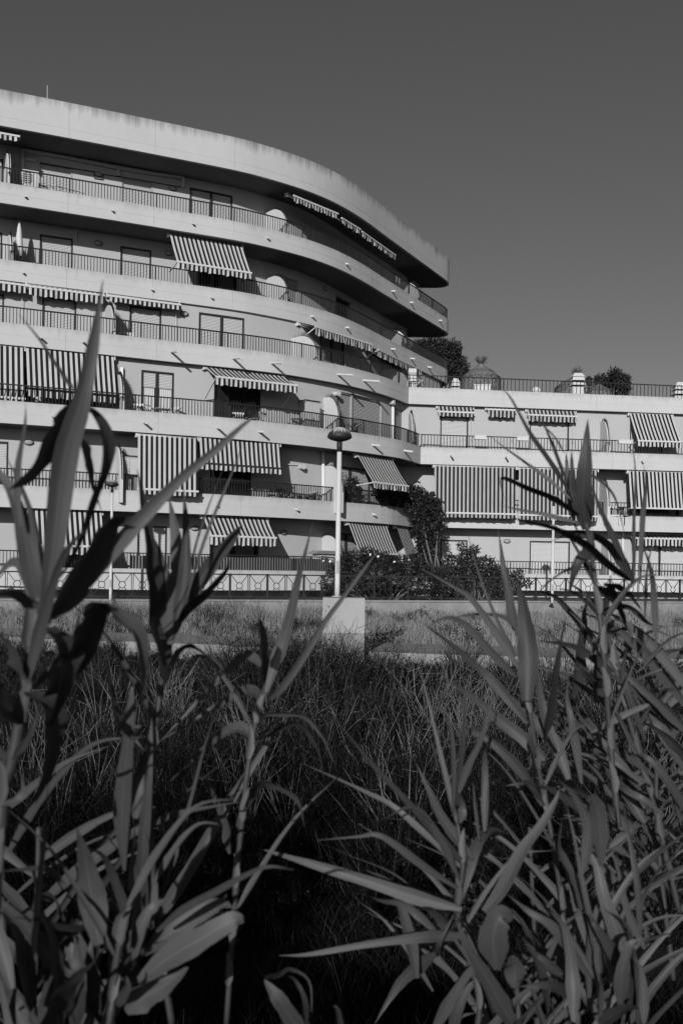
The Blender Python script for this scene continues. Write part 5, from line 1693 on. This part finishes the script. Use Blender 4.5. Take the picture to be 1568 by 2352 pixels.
reed('slender reed beside the concrete block, two leaf tips before the lamp and hedge', 2.9,
     ('P', [(520, 2352), (545, 2000), (565, 1800), (580, 1697), (600, 1602), (622, 1550)]), [
     ('P', 27, [(612, 1590), (634, 1520), (653, 1468), (668, 1410), (684, 1334), (699, 1277), (718, 1200)], dict(tilt=.15)),
     ('P', 17, [(620, 1605), (645, 1583), (691, 1518), (745, 1430), (791, 1368), (844, 1296), (869, 1265)], dict(tilt=-.1)),
     ('P', 24, [(597, 1605), (585, 1590), (560, 1586), (520, 1608), (445, 1655), (363, 1705)], dict(tilt=-.3)),
     ('P', 22, [(600, 1530), (583, 1512), (560, 1507), (497, 1567), (432, 1636), (371, 1700)], dict(tilt=-.3)),
     ('P', 27, [(575, 1690), (551, 1673), (520, 1680), (470, 1718), (390, 1795)], dict(tilt=-.3)),
     ('P', 23, [(606, 1570), (602, 1500), (597, 1445), (593, 1420)], dict(tilt=1.0)),
     ('P', 20, [(624, 1545), (640, 1500), (636, 1480)]),
     ('P', 29, [(329, 2151), (383, 2078), (440, 1990), (497, 1891), (555, 1799), (596, 1736), (634, 1678), (663, 1634)], dict(tilt=-.1, bw=.3, tw=.2)),
     ('P', 10, [(365, 2078), (406, 1956), (440, 1830), (467, 1726), (494, 1638)]),
     ('P', 15, [(585, 1710), (610, 1680), (632, 1650)]),
     ('P', 12, [(600, 1640), (690, 1640), (740, 1690), (770, 1760)], dict(tilt=1.0)),
     ('P', 13, [(590, 1700), (680, 1660), (730, 1720), (745, 1800)], dict(tilt=1.0)),
     ('P', 20, [(560, 1860), (600, 1800), (680, 1830), (700, 1900)], dict(tilt=.8)),
     ('P', 22, [(530, 1960), (520, 1880), (480, 1800), (455, 1760)], dict(tilt=.9)),
     ('P', 16, [(545, 1900), (570, 1850), (590, 1830)], dict(tilt=.3)),
     ], 0.010, 3)
reed('low reed with broad blades fanning right at the bottom left', 2.3,
     ('P', [(245, 2400), (253, 2341), (264, 2268), (268, 2211), (285, 2115)]), [
     ('P', 24, [(328, 2190), (291, 2096), (260, 2012), (237, 1966), (205, 1948)], dict(tilt=0)),
     ('P', 64, [(228, 2170), (215, 2085), (208, 2040), (200, 1990), (190, 1945), (176, 1900)], dict(tilt=-.1, fold=.15)),
     ('P', 36, [(330, 2192), (383, 2150), (459, 2100), (505, 2077), (534, 2085)], dict(tilt=.2, blunt=True)),
     ('P', 46, [(318, 2255), (383, 2203), (459, 2158), (535, 2115), (560, 2118)], dict(tilt=.25, blunt=True)),
     ('P', 46, [(290, 2325), (333, 2290), (383, 2261), (434, 2221)], dict(tilt=.2, blunt=True)),
     ('P', 17, [(360, 2140), (421, 2089), (497, 2047), (574, 2005), (620, 1990), (675, 1998)], dict(tilt=-.2)),
     ('P', 34, [(198, 2250), (192, 2190), (182, 2140)], dict(tilt=.3)),
     ('P', 15, [(150, 2030), (110, 1997), (57, 1997), (-10, 2003)]),
     ('P', 17, [(77, 2200), (82, 2110), (92, 2020), (103, 1924), (111, 1790)], dict(tilt=-.1)),
     ('P', 29, [(30, 2108), (96, 2119), (160, 2127), (214, 2138), (252, 2190)], dict(tilt=.7, bw=.9)),
     ('P', 36, [(75, 2320), (54, 2211), (27, 2119), (-15, 2085)], dict(tilt=.7)),
     ('P', 34, [(60, 2370), (25, 2275), (2, 2190)], dict(tilt=.3)),
     ('P', 44, [(170, 2370), (182, 2250), (172, 2150)], dict(tilt=.4)),
     ('P', 38, [(110, 2380), (150, 2270), (218, 2205)], dict(tilt=.8)),
     ('P', 32, [(218, 2380), (217, 2280), (208, 2200), (212, 2150)], dict(tilt=.3)),
     ('P', 30, [(95, 2360), (120, 2240), (138, 2160)], dict(tilt=.5)),
     ('P', 40, [(262, 2280), (270, 2200), (275, 2120), (290, 2090)], dict(tilt=.5)),
     ('P', 22, [(270, 2310), (292, 2270), (290, 2240)], dict(tilt=-.2)),
     ('P', 22, [(150, 2110), (120, 2060), (60, 2090), (30, 2130)], dict(tilt=.9)),
     ('P', 30, [(300, 2180), (310, 2100), (300, 2000), (310, 1900)], dict(tilt=1.05)),
     ] + fill(71, 30, -20, 340, 2230, 2480, .55, (170, 380), 18, 44), 0.010, 4)
reed('broken reed stump with folded leaf at the bottom centre', 2.5,
     ('P', [(720, 2420), (705, 2352)]), [
     ('P', 34, [(705, 2400), (650, 2310), (607, 2250)], dict(tilt=0, blunt=True, bw=.9)),
     ('P', 12, [(607, 2245), (640, 2240), (668, 2227), (712, 2260), (714, 2370)], dict(tilt=0, bw=.9)),
     ('P', 12, [(705, 2370), (700, 2300), (680, 2255), (660, 2240)]),
     ('P', 12, [(785, 2370), (775, 2320), (765, 2310)]),
     ], 0.010, 5)
reed('fan-shaped reed right of centre with long blades reaching far left', 3.0,
     ('P', [(1085, 2400), (1100, 2300), (1060, 2150), (1050, 2080), (1062, 1990), (1050, 1890)]), [
     ('P', 30, [(1045, 2095), (1067, 2012), (1090, 1951), (1113, 1917), (1136, 1905), (1165, 1915)], dict(tilt=-.1)),
     ('P', 24, [(1085, 1975), (1017, 1882), (985, 1815), (955, 1752)], dict(tilt=.1)),
     ('P', 20, [(1070, 1990), (1010, 1925), (959, 1867), (852, 1752), (768, 1648)], dict(tilt=0)),
     ('P', 13, [(1066, 2000), (959, 1900), (900, 1850), (844, 1821), (768, 1786), (695, 1754)], dict(tilt=-.2)),
     ('P', 17, [(1051, 2040), (978, 1993), (902, 1936), (863, 1917), (820, 1922), (730, 1930)], dict(tilt=.2)),
     ('P', 29, [(1060, 2088), (959, 2062), (844, 2024), (730, 1989), (653, 1966), (596, 1949)], dict(tilt=.1)),
     ('P', 24, [(1070, 2150), (1010, 2150), (959, 2154), (844, 2169), (710, 2192), (640, 2195)], dict(tilt=.1)),
     ('P', 30, [(1000, 2190), (960, 2220), (921, 2255), (890, 2300), (860, 2352)], dict(tilt=.2)),
     ('P', 13, [(1048, 1889), (1022, 1778), (995, 1663), (978, 1575)], dict(tilt=0)),
     ('P', 11, [(1040, 1874), (1039, 1721), (1025, 1644), (991, 1621)]),
     ('P', 13, [(1048, 1850), (1060, 1721), (1067, 1644), (1066, 1575)]),
     ('P', 15, [(1050, 1830), (1075, 1760), (1102, 1702), (1125, 1625), (1136, 1537)], dict(tilt=0)),
     ('P', 17, [(1113, 1910), (1113, 1759), (1110, 1698)]),
     ('P', 20, [(1055, 1890), (1060, 1850), (1045, 1810)]),
     ('P', 8, [(1100, 1930), (1090, 1850), (1085, 1790)]),
     ('P', 26, [(1060, 2120), (1080, 2180), (1120, 2260), (1172, 2352)], dict(tilt=0)),
     ('P', 12, [(1000, 2190), (1010, 2165), (1045, 2095)]),
     ('P', 18, [(1010, 2150), (960, 2100), (920, 2075), (880, 2070), (850, 2060)]),
     ('P', 14, [(968, 2180), (1030, 2230), (1080, 2290), (1100, 2320)]),
     ('P', 24, [(1060, 2110), (1030, 2120), (990, 2090), (960, 2085)], dict(tilt=.6)),
     ], 0.010, 6)
reed('upright reed with one broad blade before the path, right of centre', 3.35,
     ('P', [(1300, 2400), (1296, 2200), (1290, 2080), (1263, 1905), (1247, 1828), (1232, 1740), (1217, 1644), (1207, 1600)]), [
     ('P', 44, [(1208, 1610), (1212, 1514), (1206, 1434), (1198, 1377), (1186, 1335)], dict(tilt=.2, bw=.75)),
     ('P', 20, [(1188, 1460), (1175, 1415), (1167, 1357), (1155, 1300), (1150, 1260), (1143, 1215)], dict(tilt=.1)),
     ('P', 30, [(1305, 1790), (1274, 1706), (1236, 1667), (1205, 1633), (1167, 1602), (1136, 1587)], dict(tilt=-.2)),
     ('P', 18, [(1335, 1800), (1320, 1702), (1309, 1644), (1301, 1598), (1306, 1550)], dict(tilt=0)),
     ('P', 19, [(1280, 1720), (1247, 1637), (1236, 1560), (1232, 1530)]),
     ('P', 21, [(1245, 1850), (1205, 1782), (1152, 1725), (1106, 1690), (1064, 1683), (1014, 1709), (970, 1775)], dict(tilt=.1)),
     ('P', 30, [(1250, 1745), (1213, 1705), (1159, 1663), (1113, 1625), (1064, 1587), (1033, 1564)], dict(tilt=.1)),
     ('P', 21, [(1210, 1662), (1144, 1579), (1094, 1530), (1025, 1472), (962, 1425)], dict(tilt=0)),
     ('P', 19, [(1185, 1555), (1129, 1499), (1067, 1434), (1025, 1419), (980, 1440)], dict(tilt=.3)),
     ('P', 17, [(1190, 1535), (1152, 1472), (1083, 1377), (1045, 1350), (968, 1306)], dict(tilt=.2)),
     ('P', 9, [(1184, 1508), (1159, 1461), (1129, 1396), (1094, 1300), (1071, 1215)]),
     ('P', 9, [(1180, 1440), (1150, 1415), (1080, 1412), (1020, 1425)]),
     ('P', 26, [(1255, 1700), (1266, 1600), (1282, 1491), (1300, 1412)], dict(tilt=.6)),
     ('P', 12, [(1250, 1850), (1215, 1800), (1190, 1800), (1160, 1805)]),
     ('P', 15, [(1232, 1740), (1215, 1700), (1220, 1660)]),
     ], 0.0105, 7)
reed('tall reed before the wing with a spear-like top blade', 3.15,
     ('P', [(1420, 1900), (1400, 1700), (1385, 1500), (1365, 1330), (1345, 1200)]), [
     ('P', 42, [(1346, 1215), (1338, 1149), (1342, 1080), (1346, 1015), (1349, 962)], dict(tilt=.15, bw=.8)),
     ('P', 17, [(1318, 1200), (1305, 1130), (1301, 1072), (1299, 1036)]),
     ('P', 11, [(1322, 1155), (1313, 1072), (1312, 1032)]),
     ('P', 11, [(1310, 1135), (1263, 1061), (1217, 996), (1175, 919), (1150, 888)]),
     ('P', 8, [(1315, 1150), (1251, 1095), (1198, 1057), (1155, 1026), (1122, 1000)]),
     ('P', 9, [(1300, 1105), (1266, 1015), (1236, 948)]),
     ('P', 5, [(1295, 1040), (1266, 996), (1213, 952)]),
     ('P', 16, [(1330, 1182), (1266, 1141), (1198, 1114), (1150, 1098), (1157, 1150)], dict(tilt=.7)),
     ('P', 10, [(1330, 1202), (1255, 1183), (1198, 1172), (1146, 1160)]),
     ('P', 18, [(1448, 1334), (1389, 1283), (1332, 1237), (1274, 1210), (1217, 1198), (1160, 1184)], dict(tilt=.8)),
     ('P', 21, [(1456, 1336), (1420, 1275), (1370, 1233), (1320, 1221), (1250, 1250)], dict(tilt=.8)),
     ('P', 7, [(1335, 1080), (1377, 1103), (1408, 1137), (1423, 1183), (1435, 1235)]),
     ('P', 14, [(1438, 1295), (1400, 1218), (1374, 1160), (1350, 1092)], dict(tilt=.2)),
     ('P', 25, [(1356, 1270), (1332, 1284), (1316, 1321), (1304, 1372)], dict(tilt=-.2)),
     ('P', 8, [(1360, 1300), (1305, 1306), (1259, 1336), (1212, 1388)], dict(tilt=1.1)),
     ('P', 9, [(1455, 1340), (1454, 1206), (1458, 1091), (1450, 1010)]),
     ('P', 12, [(1468, 1340), (1475, 1187), (1483, 1110), (1477, 1068)]),
     ('P', 14, [(1506, 1480), (1500, 1359), (1492, 1302), (1470, 1240)]),
     ('P', 7, [(1480, 1420), (1485, 1310), (1500, 1240)]),
     ('P', 18, [(1385, 1340), (1420, 1345), (1450, 1370), (1475, 1405)], dict(tilt=.9)),
     ('P', 24, [(1370, 1345), (1400, 1360), (1425, 1400), (1440, 1450)], dict(tilt=.6)),
     ], 0.011, 8)
_r = random.Random(44)
STREAM = []
for k in range(30):
    bx_, by_ = _r.uniform(1400, 1640), _r.uniform(1480, 2080)
    lx, ly = -_r.uniform(90, 230), -_r.uniform(60, 200)
    STREAM.append(('P', _r.uniform(9, 22), [(bx_, by_), (bx_ + lx * .4, by_ + ly * .52), (bx_ + lx * .75, by_ + ly * .85), (bx_ + lx, by_ + ly * _r.uniform(.9, 1.1))], dict(y0=_r.uniform(-.2, .9), tilt=_r.uniform(-.4, 1.0))))
for k in range(10):
    bx_, by_ = _r.uniform(1350, 1560), _r.uniform(1500, 1900)
    lx, ly = _r.uniform(60, 200), -_r.uniform(20, 110)
    STREAM.append(('P', _r.uniform(7, 15), [(bx_, by_), (bx_ + lx * .5, by_ + ly * .7), (bx_ + lx, by_ + ly)], dict(y0=_r.uniform(-.2, .6))))
reed('reed clump at the right edge, blades streaming down to the right', 3.5,
     ('P', [(1560, 2100), (1500, 1850), (1440, 1640), (1400, 1480), (1375, 1380)]), [
     ('P', 22, [(1590, 1640), (1485, 1510), (1408, 1442), (1312, 1394)], dict(tilt=.1)),
     ('P', 21, [(1600, 1610), (1504, 1491), (1427, 1426), (1380, 1400)], dict(tilt=.1)),
     ('P', 21, [(1600, 1700), (1504, 1606), (1450, 1560), (1400, 1512)]),
     ('P', 27, [(1590, 1790), (1523, 1683), (1496, 1637), (1470, 1570)]),
     ('P', 36, [(1312, 1600), (1324, 1491), (1335, 1415), (1350, 1360)], dict(tilt=.9)),
     ('P', 36, [(1358, 1612), (1374, 1461), (1385, 1377), (1400, 1345)], dict(tilt=.9)),
     ('P', 16, [(1362, 1680), (1427, 1644), (1481, 1621), (1490, 1618)]),
     ('P', 15, [(1385, 1580), (1340, 1545), (1300, 1517)]),
     ('P', 20, [(1468, 1815), (1408, 1736), (1360, 1680), (1318, 1630)]),
     ('P', 27, [(1480, 1890), (1427, 1809), (1351, 1736)]),
     ('P', 23, [(1450, 1910), (1410, 1870), (1368, 1822)]),
     ('P', 17, [(1395, 1948), (1446, 1905), (1504, 1867), (1580, 1818)], dict(tilt=-.2)),
     ('P', 16, [(1473, 2042), (1520, 2025), (1590, 2008)]),
     ('P', 18, [(1420, 1560), (1330, 1490), (1230, 1470)], dict(tilt=.4)),
     ('P', 18, [(1400, 1450), (1450, 1440), (1510, 1480), (1568, 1560)], dict(tilt=.9)),
     ('P', 14, [(1380, 1400), (1440, 1390), (1490, 1430), (1530, 1440)], dict(tilt=1.0)),
     ('P', 16, [(1480, 1700), (1430, 1560), (1440, 1480)]),
     ('P', 20, [(1560, 1900), (1530, 1800), (1490, 1720)], dict(tilt=.7)),
     ] + STREAM, 0.011, 9)
reed('low reed with crossing blades at the bottom right', 2.8,
     ('P', [(1385, 2420), (1374, 2250), (1360, 2140)]), [
     ('P', 26, [(1372, 2240), (1332, 2096), (1305, 2001), (1274, 1943), (1232, 1912)], dict(tilt=0)),
     ('P', 14, [(1374, 2235), (1358, 2135), (1335, 2020), (1316, 1917), (1298, 1845)]),
     ('P', 36, [(1462, 2310), (1420, 2154), (1385, 2058), (1366, 1982), (1312, 1910)], dict(tilt=.05)),
     ('P', 30, [(1452, 2310), (1420, 2211), (1374, 2135), (1350, 2100)], dict(tilt=.4)),
     ('P', 24, [(1352, 2245), (1274, 2135), (1217, 2096), (1165, 2055)], dict(tilt=.1)),
     ('P', 25, [(1316, 2285), (1260, 2262), (1188, 2266)], dict(tilt=.3)),
     ('P', 52, [(1140, 2228), (1132, 2154), (1150, 2106), (1178, 2110)], dict(tilt=0, blunt=True, bw=.5)),
     ('P', 38, [(1180, 2360), (1129, 2269), (1083, 2192), (1045, 2112)], dict(tilt=0)),
     ('P', 29, [(1113, 2095), (1152, 2043), (1198, 1955), (1243, 1894), (1274, 1840), (1284, 1812)], dict(tilt=.3, bw=.9)),
     ('P', 30, [(1380, 1990), (1375, 1880), (1362, 1840), (1345, 1835)], dict(tilt=0, blunt=True, bw=.4)),
     ('P', 34, [(1182, 2270), (1180, 2220), (1165, 2205)], dict(tilt=.3, blunt=True)),
     ('P', 26, [(1375, 2352), (1430, 2320), (1470, 2315)], dict(tilt=.5)),
     ('P', 22, [(1290, 2240), (1240, 2200), (1205, 2175)], dict(tilt=.4)),
     ('P', 12, [(1380, 2330), (1378, 2260), (1372, 2230)]),
     ('P', 14, [(1270, 2352), (1300, 2320), (1315, 2290)]),
     ('P', 30, [(1330, 2090), (1310, 2020), (1280, 1950), (1290, 1880)], dict(tilt=.7)),
     ('P', 24, [(1340, 2000), (1350, 1900), (1320, 1830), (1280, 1790)], dict(tilt=.3)),
     ('P', 16, [(1480, 2180), (1440, 2090), (1420, 2000), (1395, 1930)]),
     ('P', 14, [(1470, 2140), (1462, 2020), (1440, 1900), (1428, 1840)]),
     ] + fill(72, 34, 950, 1480, 2230, 2480, .6, (150, 360), 12, 30), 0.010, 10)
# further reeds of the same stand, a little deeper in
def wild_reed(label, x, ybase, ytop, Y, n, seed, lw=0.03, lean=0):
    rd = random.Random(seed)
    root = empty('giant_reed'); tag(root, label, 'reed', 'giant reeds in the foreground')
    a = pix(x, ybase, Y); b = pix(x + lean, ytop, Y)
    mid = a.lerp(b, .5) + Vector((rd.uniform(-.04, .04), 0, 0))
    S = catmull([a, mid, b], 30)
    stalk_mesh([a, mid, b], .011, .007).build('stalk', M['stalk'], root)
    for k in range(n):
        p = S[int(30 * (0.12 + 0.86 * k / n))]
        side = 1 if k % 2 else -1
        ang = rd.uniform(-.5, .5) + (0 if side > 0 else math.pi)
        d = Vector((math.cos(ang), math.sin(ang) * .7, 0)).normalized()
        L = rd.uniform(.35, .62)
        el = rd.uniform(.5, 1.3)
        dr = rd.uniform(0, .6) ** 2.2
        p1 = p + d * L * .28 + Vector((0, 0, L * .36 * el)); p2 = p + d * L * .62 + Vector((0, 0, L * (.72 * el - dr * .25))); p3 = p + d * L * 1.0 + Vector((0, 0, L * (.98 * el - dr)))
        leaf_mesh([p, p1, p2, p3], lw * rd.uniform(.7, 1.2), rd.uniform(-.9, .9), .25, rd.uniform(-.8, .8)).build('leaf', M['reed'], root)
wild_reed('pale-jointed reed stem deep in the right-hand clump, nearest the right edge', 1545, 2250, 1520, 3.9, 13, 31, lean=-30)
wild_reed('pale-jointed reed stem deep in the right-hand clump, second from the right edge', 1490, 2200, 1560, 4.1, 12, 32, lean=-45)
wild_reed('pale-jointed reed stem deep in the right-hand clump, left of two similar ones', 1430, 2200, 1600, 4.3, 11, 33, lean=-20)
wild_reed('thin reed rising behind the fan-shaped reed', 1235, 2400, 1900, 3.8, 9, 34, lean=-20)
wild_reed('thin reed low at the very left edge', 20, 2300, 1800, 3.2, 8, 36, 0.028, lean=-10)
wild_reed('short reed at the bottom between centre and fan-shaped reed', 1180, 2500, 2200, 3.3, 8, 37, 0.026)
wild_reed('shaded reed at the lower left behind the low fanning reed', 60, 2500, 1900, 2.8, 10, 53, 0.042, lean=30)
wild_reed('thin reed at the bottom right corner', 1330, 2500, 2050, 3.4, 10, 55, 0.034, lean=40)
# unseen reeds added behind the camera to shade the ditch and near reeds
rd = random.Random(99)
mbL = MB(); mbL.smooth = True
for k in range(110):
    X = rd.uniform(-9.0, -2.4); Yb = rd.uniform(-5.0, -0.6)
    if X > -2.9 and Yb < -3.0: continue
    H = rd.uniform(2.8, 4.4)
    a = Vector((X, Yb, float(ground_z(X, Yb)))); b = a + Vector((rd.uniform(-.2, .2), rd.uniform(-.2, .2), H))
    S = catmull([a, a.lerp(b, .5), b], 12)
    mbL.tube(S, [.012] * 13, 6)
    for j in range(15):
        p = S[2 + int(10 * j / 15)]
        ang = rd.uniform(0, 6.28); d = Vector((math.cos(ang), math.sin(ang), 0)); L = rd.uniform(.45, .75); el = rd.uniform(.4, 1.2)
        m = leaf_mesh([p, p + d * L * .35 + Vector((0, 0, L * .38 * el)), p + d * L * .75 + Vector((0, 0, L * (.5 * el - .1))), p + d * L * 1.1 + Vector((0, 0, L * (.3 * el - .3)))], .045, rd.uniform(-.6, .6), .25, 0, n=8)
        i0 = len(mbL.v)
        mbL.v += m.v; mbL.f += [tuple(q + i0 for q in f) for f in m.f]; mbL.uv += m.uv
o = mbL.build('shade_reeds', M['reed'], None, weld=False)
tag(o, 'unseen giant reeds added behind the viewpoint to cast shade', 'reeds', kind='stuff')
